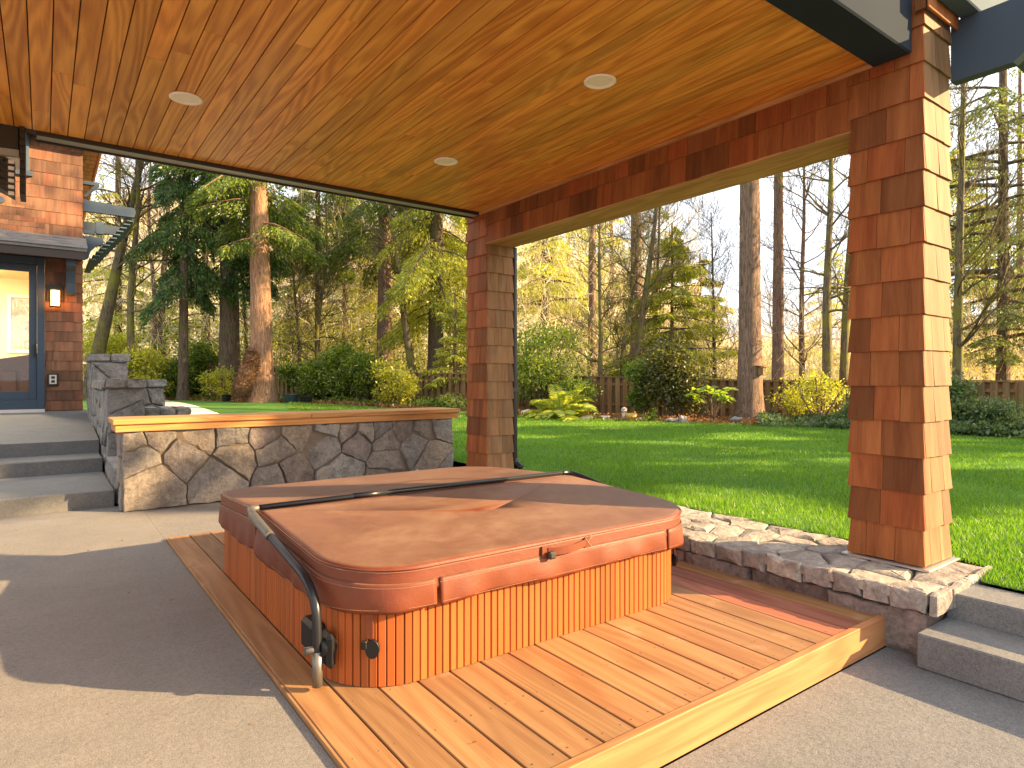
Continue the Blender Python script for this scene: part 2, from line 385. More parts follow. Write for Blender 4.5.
def stone_poly(bm, poly, o, u, v, n, gap=.008, t0=.0, t1=.05, rnd=.02, sub=.07):
    """one stone: shrink polygon, wobble its edge, extrude along n with a rounded shoulder"""
    cx = sum(p[0] for p in poly) / len(poly); cy = sum(p[1] for p in poly) / len(poly)
    ring = []
    L = len(poly)
    for k in range(L):
        a, b = poly[k], poly[(k + 1) % L]; d = math.hypot(b[0] - a[0], b[1] - a[1])
        m = max(1, int(d / sub))
        for j in range(m):
            t = j / m; ring.append((a[0] + (b[0] - a[0]) * t, a[1] + (b[1] - a[1]) * t))
    if len(ring) < 3: return
    size = max(.04, min(math.hypot(p[0] - cx, p[1] - cy) for p in ring))
    rings = []
    th = t1 + random.uniform(-.4, .5) * rnd
    k_ = .11 if rnd > .04 else .06; tx, ty = random.uniform(-k_, k_), random.uniform(-k_, k_)
    wq = .013 if rnd > .04 else .008; wob = [(random.uniform(-wq, wq), random.uniform(-wq, wq)) for _ in ring]
    for (inset, hh) in ((gap * .7, t0), (gap, t0 + (th - t0) * .55), (gap + min(.008, size * .1), th * .95), (gap + size * .35, th + .004), (gap + size * .7, th + .006)):
        r = []
        for (p, w) in zip(ring, wob):
            dx, dy = cx - p[0], cy - p[1]; d = math.hypot(dx, dy) + 1e-9; k = min(inset / d, .85)
            q = (p[0] + dx * k + w[0] * (1 if inset < .05 else .5), p[1] + dy * k + w[1])
            h = hh + ((q[0] - cx) * tx + (q[1] - cy) * ty + (random.uniform(-.0035, .0035) if inset > gap else 0) if hh > 0 else 0)
            r.append(bm.verts.new((o[0] + u[0] * q[0] + v[0] * q[1] + n[0] * h, o[1] + u[1] * q[0] + v[1] * q[1] + n[1] * h, o[2] + u[2] * q[0] + v[2] * q[1] + n[2] * h)))
        rings.append(r)
    c = bm.verts.new((o[0] + u[0] * cx + v[0] * cy + n[0] * (th + .008), o[1] + u[1] * cx + v[1] * cy + n[1] * (th + .008), o[2] + u[2] * cx + v[2] * cy + n[2] * (th + .008)))
    K = len(ring)
    for a, b in zip(rings[:-1], rings[1:]):
        for k in range(K):
            bm.faces.new((a[k], a[(k + 1) % K], b[(k + 1) % K], b[k]))
    for k in range(K): bm.faces.new((rings[-1][k], rings[-1][(k + 1) % K], c))
def relax_pts(W, H, n, seed, k=12):
    r = random.Random(seed); pts = []
    while len(pts) < n:
        best, bd = None, -1
        for _ in range(k):
            p = (r.uniform(0, W), r.uniform(0, H)); d = min([math.hypot(p[0] - q[0], p[1] - q[1]) for q in pts] or [9])
            if d > bd: best, bd = p, d
        pts.append(best)
    return pts
def stone_face(bm, o, u, v, n, W, H, count, seed, t1=.05, k=6, gap=.008, rnd=.02):
    for poly in cells(W, H, relax_pts(W, H, count, seed, k)): stone_poly(bm, poly, o, u, v, n, gap, 0, t1, rnd)
def rect_row(bm, o, u, v, n, W, H, wmin, wmax, seed, t1, gap=.008, rnd=.02):
    r = random.Random(seed); s = 0
    while s < W - 1e-3:
        e = s + r.uniform(wmin, wmax)
        if W - e < wmin * .7: e = W
        sk = r.uniform(-.015, .015)
        stone_poly(bm, [(s, 0), (e, 0), (e + (sk if e < W else 0), H + r.uniform(-.012, .008)), (s, H + r.uniform(-.012, .008))], o, u, v, n, gap, 0, t1, rnd, .06)
        s = e

# ------------------------------------------------------------------ SETTING: ground, patio, lawn
def plane_grid(name, x0, y0, x1, y1, nx, ny, zf, mat):
    V = [(x0 + (x1 - x0) * i / nx, y0 + (y1 - y0) * j / ny, 0) for j in range(ny + 1) for i in range(nx + 1)]
    V = [(x, y, zf(x, y)) for x, y, _ in V]
    Fq = [(j * (nx + 1) + i, j * (nx + 1) + i + 1, (j + 1) * (nx + 1) + i + 1, (j + 1) * (nx + 1) + i) for j in range(ny) for i in range(nx)]
    return npobj(name, V, Fq, mat)
def base_z(x, y):
    if x < 5.0 and y < 9.0: return -.30
    d = x * FW[0] + y * FW[1]
    return gz(x, y) - .03
g = plane_grid('ground', -90, -90, 110, 110, 200, 200, lambda x, y: base_z(x, y) if (x > 5.4 or y > 9.2) else -.3, 'earth'); props(g, kind='structure')
bm = bmesh.new(); 
vs = [bm.verts.new(p) for p in ((-900, -900, -.32), (900, -900, -.32), (900, 900, -.32), (-900, 900, -.32))]; bm.faces.new(vs)
props(obj('terrain', bm, 'earth'), kind='structure')
bm = bmesh.new(); box(bm, -14, -8, -.28, .885, 8.53, 0.0)
props(obj('patio', bm, 'concrete'), kind='structure')
bm = bmesh.new(); box(bm, .889, 6.475, -.28, 5.6, 8.6, -.004)
props(obj('patio_rear', bm, 'concrete'), kind='structure')
bm = bmesh.new(); box(bm, .889, -8, -.28, 9.0, 1.747, -.15)
props(obj('lower_patio', bm, 'concrete_grey'), kind='structure')  # shade over this slab is put into its darker grey
# steps down from the lawn
bm = bmesh.new(); box(bm, 3.90, -2.5, -.149, 4.31, 1.524, .043, .008); box(bm, 4.312, -2.5, -.149, 4.63, 1.526, .19, .008)
props(obj('garden_steps', bm, 'concrete_grey'), kind='structure')
# left steps and landing
bm = bmesh.new()
box(bm, -9, 8.532, -.05, .655, 10.35, .188, .01)
box(bm, -9, 10.352, -.05, .655, 11.10, .375, .01)
hexa(bm, [(-9, 11.102, -.05), (.655, 11.102, -.05), (.655, 14.6, -.05), (-9, 14.6, -.05), (-9, 11.102, .56), (.655, 11.102, .56), (.655, 14.6, .872), (-9, 14.6, .872)])
props(obj('patio_steps', bm, 'concrete_grey'), kind='structure')

FAR = [(19, -14), (17.0, 0), (16.1, 4.3), (15.9, 7.7), (14.8, 12), (12.2, 16.0), (10.2, 19.1), (6.9, 25.6), (4.3, 30.5), (0, 33)]
NEAR = [(4.635, -14), (4.635, 0), (4.635, 1.45), (5.02, 1.55), (5.02, 5), (5.02, 8.0), (5.02, 8.62), (2.5, 8.62), (1.5, 8.62), (.9, 8.62)]
def lawn():
    V = []; Fq = []; ns, ntt = 10, 44
    cols = []
    for i in range(len(FAR) - 1):
        for k in range(ns + (1 if i == len(FAR) - 2 else 0)):
            a = k / ns
            cols.append(((NEAR[i][0] * (1 - a) + NEAR[i + 1][0] * a, NEAR[i][1] * (1 - a) + NEAR[i + 1][1] * a), (FAR[i][0] * (1 - a) + FAR[i + 1][0] * a, FAR[i][1] * (1 - a) + FAR[i + 1][1] * a)))
    for n_, f_ in cols:
        wob = random.uniform(-.12, .12)
        for t in range(ntt + 1):
            s = t / ntt; x = n_[0] + (f_[0] - n_[0]) * s * (1 + wob * .03); y = n_[1] + (f_[1] - n_[1]) * s
            V.append((x, y, gz(x, y) + .006 + (0.012 * math.sin(x * 2.1) * math.sin(y * 1.7) if .02 < s < .98 else 0)))
    for i in range(len(cols) - 1):
        for t in range(ntt):
            a = i * (ntt + 1) + t; Fq.append((a, a + ntt + 1, a + ntt + 2, a + 1))
    props(npobj('lawn', V, Fq, 'lawn'), kind='structure')
lawn()
def inpoly(x, y, poly):
    c = np.zeros(x.shape, bool); j = len(poly) - 1
    for i in range(len(poly)):
        xi, yi = poly[i]; xj, yj = poly[j]
        c ^= ((yi > y) != (yj > y)) & (x < (xj - xi) * (y - yi) / (yj - yi + 1e-12) + xi); j = i
    return c
POLY = NEAR + FAR[::-1]
def gz_np(x, y):
    t = np.clip((y - 12) / 14, 0, 1); return .2 + .35 * t * t * (3 - 2 * t)
def grass():
    n = 1500000
    u = RNG.uniform(-.35, .95, n); d = 3.0 + 24 * RNG.uniform(0, 1, n) ** 1.15     # denser near
    x = d * (FW[0] + RT[0] * u); y = d * (FW[1] + RT[1] * u)
    k = inpoly(x, y, POLY) & (RNG.uniform(0, 1, n) < np.clip(.42, 0, 1)) & ~((x > 2.8) & (x < 4.3) & (y > 11.5))
    x, y, d = x[k], y[k], d[k]
    patch = .5 + .5 * np.sin(x * 1.9 + np.sin(y * 1.3) * 2) * np.sin(y * 2.3 + np.sin(x * .9) * 2)
    sz = np.maximum(1, d / 9) 
    h = RNG.uniform(.022, .05, len(x)) * sz ** .5 * (1 + .35 * patch); w = .0035 * sz * RNG.uniform(.8, 1.4, len(x))
    a = RNG.uniform(0, 2 * PI, len(x)); lx = RNG.normal(0, .45, len(x)) * h; ly = RNG.normal(0, .45, len(x)) * h
    z = gz_np(x, y) + .0
    V = np.empty((len(x), 3, 3)); ca, sa = np.cos(a) * w, np.sin(a) * w
    V[:, 0] = np.stack([x - ca, y - sa, z], 1); V[:, 1] = np.stack([x + ca, y + sa, z], 1); V[:, 2] = np.stack([x + lx, y + ly, z + h + .006], 1)
    props(npobj('grass', V, np.arange(len(x) * 3).reshape(-1, 3), 'blade'), 'short green grass blades covering the lawn', 'grass', kind='stuff')
grass()
# path
V = []; Fq = []
for j in range(40):
    y = 9.6 + (32 - 9.6) * j / 39
    V += [(2.7, y, gz(2.7, y) + .02), (4.15, y, gz(4.15, y) + .02), (4.15, y, gz(4.15, y) - .05), (2.7, y, gz(2.7, y) - .05)]
for j in range(39):
    a = j * 4; Fq += [(a, a + 1, a + 5, a + 4), (a + 1, a + 2, a + 6, a + 5), (a + 3, a, a + 4, a + 7)]
props(npobj('path', V, Fq, 'path'), kind='structure')
# hillside beyond the garden
def hill():
    V = []; Fq = []; nf, nr = 60, 90
    for i in range(nf + 1):
        f = 40 + (170 - 40) * i / nf
        for j in range(nr + 1):
            r = (-1.3 + 2.7 * j / nr) * f
            px = 512 + F * (r / f)
            A = 27 - 21 * smooth((px - 430) / 330) + 3 * math.sin(px * .013) + 1.5 * math.sin(px * .04 + 1)
            z = .3 + A * smooth((f - 40) / 75) + (f - 40) * .03 + .5 * math.sin(f * .4 + r * .25)
            if i == 0: z = -.5
            V.append((f * FW[0] + r * RT[0], f * FW[1] + r * RT[1], z))
    for i in range(nf):
        for j in range(nr):
            a = i * (nr + 1) + j; Fq.append((a, a + 1, a + nr + 2, a + nr + 1))
    props(npobj('hillside', V, Fq, 'brush'), kind='structure')
    return np.array(V).reshape(nf + 1, nr + 1, 3)
HV = hill()
def blades(P, D, L, W, taper=True):
    """rhombic leaves: base P, direction D (unit), length L, width W"""
    n = len(P); rnd = RNG.normal(0, 1, (n, 3)); side = np.cross(D, rnd); side /= np.linalg.norm(side, axis=1, keepdims=True) + 1e-9
    L = np.broadcast_to(np.asarray(L, float).reshape(-1, 1), (n, 1)); W = np.broadcast_to(np.asarray(W, float).reshape(-1, 1), (n, 1))
    V = np.empty((n, 4, 3)); mid = P + D * L * .45
    V[:, 0] = P; V[:, 1] = mid + side * W * .5; V[:, 2] = P + D * L; V[:, 3] = mid - side * W * .5
    return V.reshape(-1, 3), np.arange(n * 4).reshape(-1, 4)
def unit(v): return v / (np.linalg.norm(v, axis=-1, keepdims=True) + 1e-9)
def brush_stuff():
    n = 90000
    i = RNG.integers(1, 46, n); j = RNG.integers(6, 80, n)
    P = HV[i, j] + RNG.uniform(-1, 1, (n, 3)) * np.array([1.6, 1.6, 0])
    D = unit(RNG.normal(0, .5, (n, 3)) + np.array([0, 0, 1.0])); L = RNG.uniform(.8, 3.0, n)
    P[:, 2] -= .4
    sub = RNG.uniform(0, 1, n) < .6
    P[sub] += D[sub] * (L[sub] * RNG.uniform(.3, 1, sub.sum()))[:, None]; D[sub] = unit(RNG.normal(0, 1, (sub.sum(), 3)) + np.array([0, 0, .6])); L[sub] *= .4
    V, Fq = blades(P, D, L, RNG.uniform(.05, .14, n))
    props(npobj('hillside_brush', V, Fq, 'brush'), 'pale dry brush and bare twigs covering the sunlit hillside', 'brush', kind='stuff')
brush_stuff()

# ------------------------------------------------------------------ PAVILION
pav = empty('pavilion', (4.8, 4.5, 0), 'cedar shingled open pavilion with plank ceiling sheltering the hot tub', 'pavilion')
ZC = 3.62; ZH = 3.20
# ceiling planks, grain along y
bm = bmesh.new(); x = -6.0; bw = .126
while x < 4.596:
    x1 = min(x + bw, 4.596); y = 2.06
    while y < 6.94:
        ln = random.uniform(1.2, 4.6); y1 = y + ln
        if 6.945 - y1 < .5: y1 = 6.945
        dz = random.uniform(0, .0015)
        box(bm, x + .0034, y + .0008, ZC + dz, x1 - .0034, y1 - .0008, ZC + .02, .0022)
        y = y1
    x = x1
obj('ceiling', bm, 'ceiling', pav)
bm = bmesh.new(); box(bm, -6.0, 2.06, ZC + .0215, 4.995, 7.13, 4.499); box(bm, -6.0, 1.75, 4.501, 5.25, 7.4, 4.66)
obj('roof', bm, 'darkwood', pav)
# dark track and gutter along the rear edge
bm = bmesh.new(); box(bm, -.05, 6.95, 3.585, 4.60, 6.972, 3.64); o = obj('edge_strip', bm, 'darkwood', pav)
bm = bmesh.new(); box(bm, -.05, 6.974, 3.592, 4.60, 7.12, 3.64, .006); obj('gutter', bm, 'gutter', pav)
bm = bmesh.new(); box(bm, -.05, 7.122, 3.575, 4.60, 7.14, 3.64); obj('gutter_lip', bm, 'darkwood', pav)
# near front beam
bm = bmesh.new(); box(bm, -6.0, 1.81, 3.575, 4.568, 2.055, 4.5, .01); obj('front_beam', bm, 'matte_navy', pav)
# rafter tail running toward the viewer past the post, chamfered end
def prism(bm, poly, x0, x1):
    a = [bm.verts.new((x0, p[0], p[1])) for p in poly]; b = [bm.verts.new((x1, p[0], p[1])) for p in poly]
    bm.faces.new(a); bm.faces.new(b[::-1])
    for i in range(len(poly)): bm.faces.new((a[i], b[i], b[(i + 1) % len(poly)], a[(i + 1) % len(poly)]))
bm = bmesh.new(); prism(bm, [(1.75, 3.49), (1.40, 3.49), (1.16, 3.66), (1.16, 3.90), (1.75, 3.90)], 5.03, 5.12); obj('beam_tail', bm, 'navy', pav)
bm = bmesh.new(); box(bm, 4.65, 1.58, 3.905, 6.6, 1.70, 4.25, .008); obj('crossbeam', bm, 'navy_light', pav)
# header
bm = bmesh.new()
shingle_face(bm, (4.60, 2.21), (0, 1), (-1, 0), 4.60, [ZH, 3.425, 3.62], wmin=.12, wmax=.30, flare=.02)
shingle_face(bm, (5.0, 2.21), (0, 1), (1, 0), 4.60, [ZH, 3.425, 3.64], wmin=.12, wmax=.30, flare=.02)
box(bm, 4.60, 2.2, ZH + .02, 5.0, 6.83, 3.64)
hd = obj('header', bm, 'shingle', pav)
bm = bmesh.new(); box(bm, 4.585, 2.215, ZH - .012, 5.02, 6.805, ZH + .018, .003)
obj('header_soffit', bm, 'soffit', hd)
bm = bmesh.new(); box(bm, 4.565, 2.06, ZC - .035, 4.596, 6.945, ZC - .002, .002); obj('trim', bm, 'soffit', hd)
def post(y0, y1, zb, zt, near):
    p = empty('post', (4.8, (y0 + y1) / 2, zb)); p.parent = pav; p.location = Vector((4.8, (y0 + y1) / 2, zb)) - Vector(pav.location)
    cs = [zb + .234 * k for k in range(20) if zb + .234 * k < zt - .05] + [zt]
    bm = bmesh.new(); F_ = .021
    W = y1 - y0
    shingle_face(bm, (4.60, y0), (0, 1), (-1, 0), W, cs, lo=F_, hi=F_, flare=F_, wmin=.13, wmax=.26)
    bw_ = bmesh.new(); shingle_face(bw_, (4.60, y0), (1, 0), (0, -1), .40, cs, hi=F_, flare=F_, wmax=.2); obj('sunlit_cladding', bw_, 'paler', p)
    shingle_face(bm, (5.0, y0), (0, 1), (1, 0), W, cs, hi=F_, flare=F_)
    shingle_face(bm, (4.60, y1), (1, 0), (0, 1), .40, cs, flare=F_)
    box(bm, 4.601, y0 + .001, zb, 4.999, y1 - .001, zt - .002)
    obj('shingle_cladding', bm, 'shingle', p)
    if near:
        bm = bmesh.new(); box(bm, 4.545, y0 - .06, zb - .022, 5.05, y1 + .05, zb - .008, .003); obj('base_flashing', bm, 'flash', p)
        bm = bmesh.new(); box(bm, 4.55, y0 - .055, zt - .12, 5.045, y0 - .035, zt - .02, .004); box(bm, 4.55, y0 - .05, zt - .12, 4.565, 1.79, zt - .03, .004); obj('top_trim', bm, 'shingle', p)
    return p
post(1.76, 2.21, .235, 3.95, True)
post(6.81, 7.26, .25, 3.62, False)
# downspout on the far post
ds = empty('downspout', (5.06, 6.86, .2), 'black downspout running down the far shingled post', 'downspout')
bm = bmesh.new(); tube(bm, spline([(5.07, 6.86, 3.2), (5.075, 6.86, .5), (5.075, 6.85, .36), (5.12, 6.75, .27)], 5), .042, 12); obj('pipe', bm, 'black', ds, sm=False)
bm = bmesh.new(); box(bm, 5.0, 6.80, 1.28, 5.13, 6.915, 1.33); obj('clamp', bm, 'black', ds)
bm = bmesh.new(); cyl(bm, (5.075, 6.85, .30), .055, .09); obj('pipe_shoe', bm, 'black', ds)

# recessed lights
def lamp(x, y, label):
    t = empty('recessed_light', (x, y, ZC), label, 'ceiling light', 'recessed lights in the plank ceiling')
    bm = bmesh.new(); n = 40
    prof = [(.118, .0), (.118, -.006), (.105, -.010), (.088, -.007), (.080, .004)]
    rings = [[bm.verts.new((x + r * math.cos(2 * PI * k / n), y + r * math.sin(2 * PI * k / n), ZC + h - .002)) for k in range(n)] for r, h in prof]
    for a, b in zip(rings[:-1], rings[1:]):
        for k in range(n): bm.faces.new((a[k], a[(k + 1) % n], b[(k + 1) % n], b[k])).smooth = True
    obj('trim_ring', bm, 'lighttrim', t)
    bm = bmesh.new(); cyl(bm, (x, y, ZC - .004), .081, .012, 2, 32); obj('lens', bm, 'lens', t)
def ceilpt(px, py): d = (ZC - CAMZ) * F / (379 - py); return at(px, d)
for (px, py, l) in ((186, 98, 'round recessed light in the ceiling nearest the house, leftmost of three'), (600, 81, 'round recessed light in the ceiling nearest the shingled header'), (446, 161, 'smallest round recessed light, deepest under the ceiling above the stone wall')):
    x, y = ceilpt(px, py); lamp(x, y, l)

# dark slatted bracket at the near left end of the rear edge
br = empty('slatted_bracket', (-.6, 7.1, 3.3), 'dark brown arched slatted bracket at the left end of the roof edge', 'bracket')
bm = bmesh.new(); box(bm, -3.5, 6.95, 3.43, -.17, 7.2, 3.70, .006); obj('beam', bm, 'darkwood', br)
bm = bmesh.new(); box(bm, -.165, 6.93, 3.04, -.125, 7.22, 3.68, .004)
for k in range(9): box(bm, -.165 + .004 * (k % 2), 6.90, 3.06 + k * .066, -.13, 6.928, 3.09 + k * .066)
obj('side_panel', bm, 'darkwood', br)
bm = bmesh.new()
arc = [(-.17 - .55 * math.sin(a), 3.40 - .20 * (1 - math.cos(a)) * 1.0) for a in [k * PI / 2 / 10 for k in range(11)]]
for (a, b) in zip(arc[:-1], arc[1:]):
    hexa(bm, [(b[0], 6.96, b[1] - .028), (a[0], 6.96, a[1] - .028), (a[0], 7.02, a[1] - .028), (b[0], 7.02, b[1] - .028), (b[0], 6.96, b[1] + .028), (a[0], 6.96, a[1] + .028), (a[0], 7.02, a[1] + .028), (b[0], 7.02, b[1] + .028)])
obj('arch', bm, 'gutter', br)
bm = bmesh.new(); bm2 = bmesh.new()
for k in range(6):
    z = 3.33 - k * .054; x1 = -.20
    hexa(bm, [(-1.0, 7.03, z + .40), (x1, 7.03, z - .02), (x1, 7.20, z - .02), (-1.0, 7.20, z + .40), (-1.0, 7.03, z + .425), (x1, 7.03, z + .006), (x1, 7.20, z + .006), (-1.0, 7.20, z + .425)])
    box(bm2, x1 - .045, 7.005, z - .016, x1 - .004, 7.028, z + .012)
obj('slats', bm, 'darkwood', br); obj('slat_ends', bm2, 'lighttrim', br)

# ------------------------------------------------------------------ DECK
dk = empty('deck', (2.5, 4, 0), 'low cedar plank deck around the hot tub with pale front board', 'deck')
DX0, DX1, DY0, DY1 = .90, 4.062, 1.80, 6.47
bm = bmesh.new(); bmr = bmesh.new(); nb = 18; w = (DX1 - DX0) / nb
for k in range(nb):
    x0 = DX0 + k * w; b_ = bmr if k in (15, 16) else bm
    z = .022 + random.uniform(-.001, .001)
    box(b_, x0 + .0045, DY0 + random.uniform(0, .002), -.02, x0 + w - .0045, DY1, z, .003)
for k in range(nb):
    b_ = bmr if k in (15, 16) else bm
    for yy in [1.86 + .42 * q for q in range(11)]:
        for dx in (.035, w - .035):
            n0 = len(b_.faces); cyl(b_, (DX0 + k * w + dx + random.uniform(-.004, .004), yy + random.uniform(-.006, .006), .0205), .0035, .0035, 2, 6); b_.faces.ensure_lookup_table()
            for f in b_.faces[n0:]: f.material_index = 1
obj('boards', bm, ['deck', 'grey_metal'], dk); obj('reddish_boards', bmr, ['deck_red', 'grey_metal'], dk)
bm = bmesh.new(); box(bm, DX0 - .012, 1.752, -.148, DX1, 1.796, .030, .004); obj('front_fascia', bm, 'fascia', dk)
bm = bmesh.new(); box(bm, DX0 + .03, DY0 + .01, -.14, DX1 - .02, DY1 - .02, -.022); obj('substructure', bm, 'darkwood', dk)
bm = bmesh.new(); box(bm, DX0 - .011, 1.80, -.10, DX0 + .003, DY1, .020, .002); obj('side_fascia', bm, 'deck', dk)

# ------------------------------------------------------------------ HOT TUB
def rr(x0, y0, x1, y1, rs, n=10):
    """rounded rectangle ccw from the front-left; rs radii at (x0y0, x1y0, x1y1, x0y1)"""
    out = []
    for (cx, cy, r, a0) in ((x0 + rs[0], y0 + rs[0], rs[0], PI), (x1 - rs[1], y0 + rs[1], rs[1], 1.5 * PI), (x1 - rs[2], y1 - rs[2], rs[2], 0), (x0 + rs[3], y1 - rs[3], rs[3], .5 * PI)):
        for k in range(n + 1):
            a = a0 + PI / 2 * k / n; out.append((cx + r * math.cos(a), cy + r * math.sin(a)))
    return out
def resample(path, step, closed=True):
    P = path + ([path[0]] if closed else []); seg = [math.dist(a, b) for a, b in zip(P[:-1], P[1:])]; T = sum(seg); n = max(2, int(round(T / step)))
    out = []; i = 0; acc = 0
    for k in range(n if closed else n + 1):
        s = T * k / n
        while i < len(seg) - 1 and acc + seg[i] < s: acc += seg[i]; i += 1
        t = (s - acc) / (seg[i] + 1e-9); out.append((P[i][0] + (P[i + 1][0] - P[i][0]) * t, P[i][1] + (P[i + 1][1] - P[i][1]) * t))
    return out, T
tub = empty('hot_tub', (2.3, 4.0, .02), 'hot tub with orange slatted cabinet standing on the cedar deck', 'hot tub')
TX0, TY0, TX1, TY1 = 1.075, 2.69, 3.47, 5.37
path, T = resample(rr(TX0, TY0, TX1, TY1, (.36,) * 4, 14), .0405)
bm = bmesh.new(); n = len(path)
for k in range(n):
    a, b = path[k], path[(k + 1) % n]; tx, ty = b[0] - a[0], b[1] - a[1]; L = math.hypot(tx, ty); tx /= L; ty /= L; nx, ny = ty, -tx
    g_ = .0022 if k % 6 else .0045
    q0 = (a[0] + tx * g_, a[1] + ty * g_); q1 = (b[0] - tx * .0022, b[1] - ty * .0022)
    iv = .02
    o0, o1 = (q0[0] + tx * .003, q0[1] + ty * .003), (q1[0] - tx * .003, q1[1] - ty * .003)
    ring = [(q0[0] - nx * iv, q0[1] - ny * iv), (q0[0] - nx * .004, q0[1] - ny * .004), o0, o1, (q1[0] - nx * .004, q1[1] - ny * .004), (q1[0] - nx * iv, q1[1] - ny * iv)]
    lo = [bm.verts.new((p[0], p[1], .026)) for p in ring]; hi = [bm.verts.new((p[0], p[1], .50)) for p in ring]
    for i in range(6): bm.faces.new((lo[i], lo[(i + 1) % 6], hi[(i + 1) % 6], hi[i]))
    bm.faces.new(hi)
obj('side_slats', bm, 'cabinet', tub)
bm = bmesh.new()
inner = rr(TX0 + .012, TY0 + .012, TX1 - .012, TY1 - .012, (.35,) * 4)
a = [bm.verts.new((p[0], p[1], .025)) for p in inner]; b = [bm.verts.new((p[0], p[1], .51)) for p in inner]
for i in range(len(a)): bm.faces.new((a[i], a[(i + 1) % len(a)], b[(i + 1) % len(a)], b[i]))
bm.faces.new(b); obj('shell', bm, 'darkwood', tub)
# cover lifter on the left side
lf = empty('cover_lifter', (1.0, 3.0, .2)); lf.parent = tub; lf.location = Vector((1.0, 3.0, .2)) - Vector(tub.location)
bm = bmesh.new()
tube(bm, spline([(1.045, 4.035, .668), (1.00, 4.00, .668), (.99, 3.90, .655)], 6), .021, 12)
obj('elbow', bm, 'grey_metal', lf)
bm = bmesh.new()
tube(bm, spline([(.99, 3.92, .657), (.995, 3.60, .600), (1.0, 3.25, .545), (1.005, 3.02, .50), (1.01, 2.915, .42), (1.01, 2.885, .32), (1.01, 2.88, .20)], 8), .0215, 12)
obj('arm', bm, 'black', lf)
bm = bmesh.new(); tube(bm, [(1.01, 2.88, .205), (1.01, 2.88, .045)], .0235, 12); obj('arm_end', bm, 'grey_metal', lf)
bm = bmesh.new(); tube(bm, [(.955, 2.885, .215), (1.035, 2.885, .215)], .017, 10); obj('pivot_pin', bm, 'grey_metal', lf)
bm = bmesh.new(); tube(bm, spline([(.985, 3.90, .655), (.985, 3.75, .632), (.99, 3.56, .598)], 5), .026, 12); obj('hinge_sleeve', bm, 'grey_metal', lf)
for k in range(3):
    bm = bmesh.new(); tube(bm, [(.965, 3.62 + k * .09, .60 + k * .014), (1.02, 3.62 + k * .09, .60 + k * .014)], .0105, 8); obj('bolt', bm, 'grey_metal', lf)
bm = bmesh.new(); tube(bm, [(1.05, 4.04, .668), (2.0, 4.04, .672), (3.50, 4.04, .668)], .0175, 12); tube(bm, [(1.66, 4.04, .673), (1.90, 4.04, .672)], .0195, 12)
tube(bm, spline([(3.49, 4.04, .668), (3.58, 4.02, .66), (3.63, 3.85, .62), (3.63, 3.5, .56)], 6), .0185, 12)
obj('crossbar', bm, 'black', lf)
bm = bmesh.new(); box(bm, 1.015, 2.965, .14, 1.09, 3.14, .29, .018); box(bm, 1.04, 2.83, .12, 1.085, 2.95, .28, .02); cyl(bm, (1.02, 2.885, .215), .042, .07, 0, 20); obj('bracket', bm, 'plastic', lf)
# straps and buckles
def strap(x, y, ang, zt, name='strap_buckle'):
    t = bmesh.new(); box(t, -.019, -.022, -.0, .019, -.012, .14, .002); m_ = Matrix.Translation((x, y, zt - .10)) @ Matrix.Rotation(ang, 4, 'Z'); b0 = bmesh.new(); merge(b0, t, m_)
    s = obj('strap', b0, 'cover', tub)
    t = bmesh.new(); cyl(t, (0.016, -.002, 0), .032, .02, 1, 24); box(t, -.035, -.006, .0, -.008, .012, .03, .004)
    bmesh.ops.scale(t, vec=(1, 1, 1.3), verts=t.verts[:]); b0 = bmesh.new(); merge(b0, t, Matrix.Translation((x, y, zt - .145)) @ Matrix.Rotation(ang, 4, 'Z') @ Matrix.Translation((0, -.03, 0)))
    obj('buckle', b0, 'plastic', s)
a = R(225 + 8); cx, cy = TX0 + .36, TY0 + .36
strap(cx + .368 * math.cos(a), cy + .368 * math.sin(a), a + PI / 2, .36)
a = R(-35); cx = TX1 - .36
strap(cx + .375 * math.cos(a), cy + .375 * math.sin(a), a + PI / 2, .37)
bm = bmesh.new(); box(bm, 3.45, 2.98, .16, 3.53, 3.10, .42, .015); obj('hinge_block', bm, 'plastic', tub)

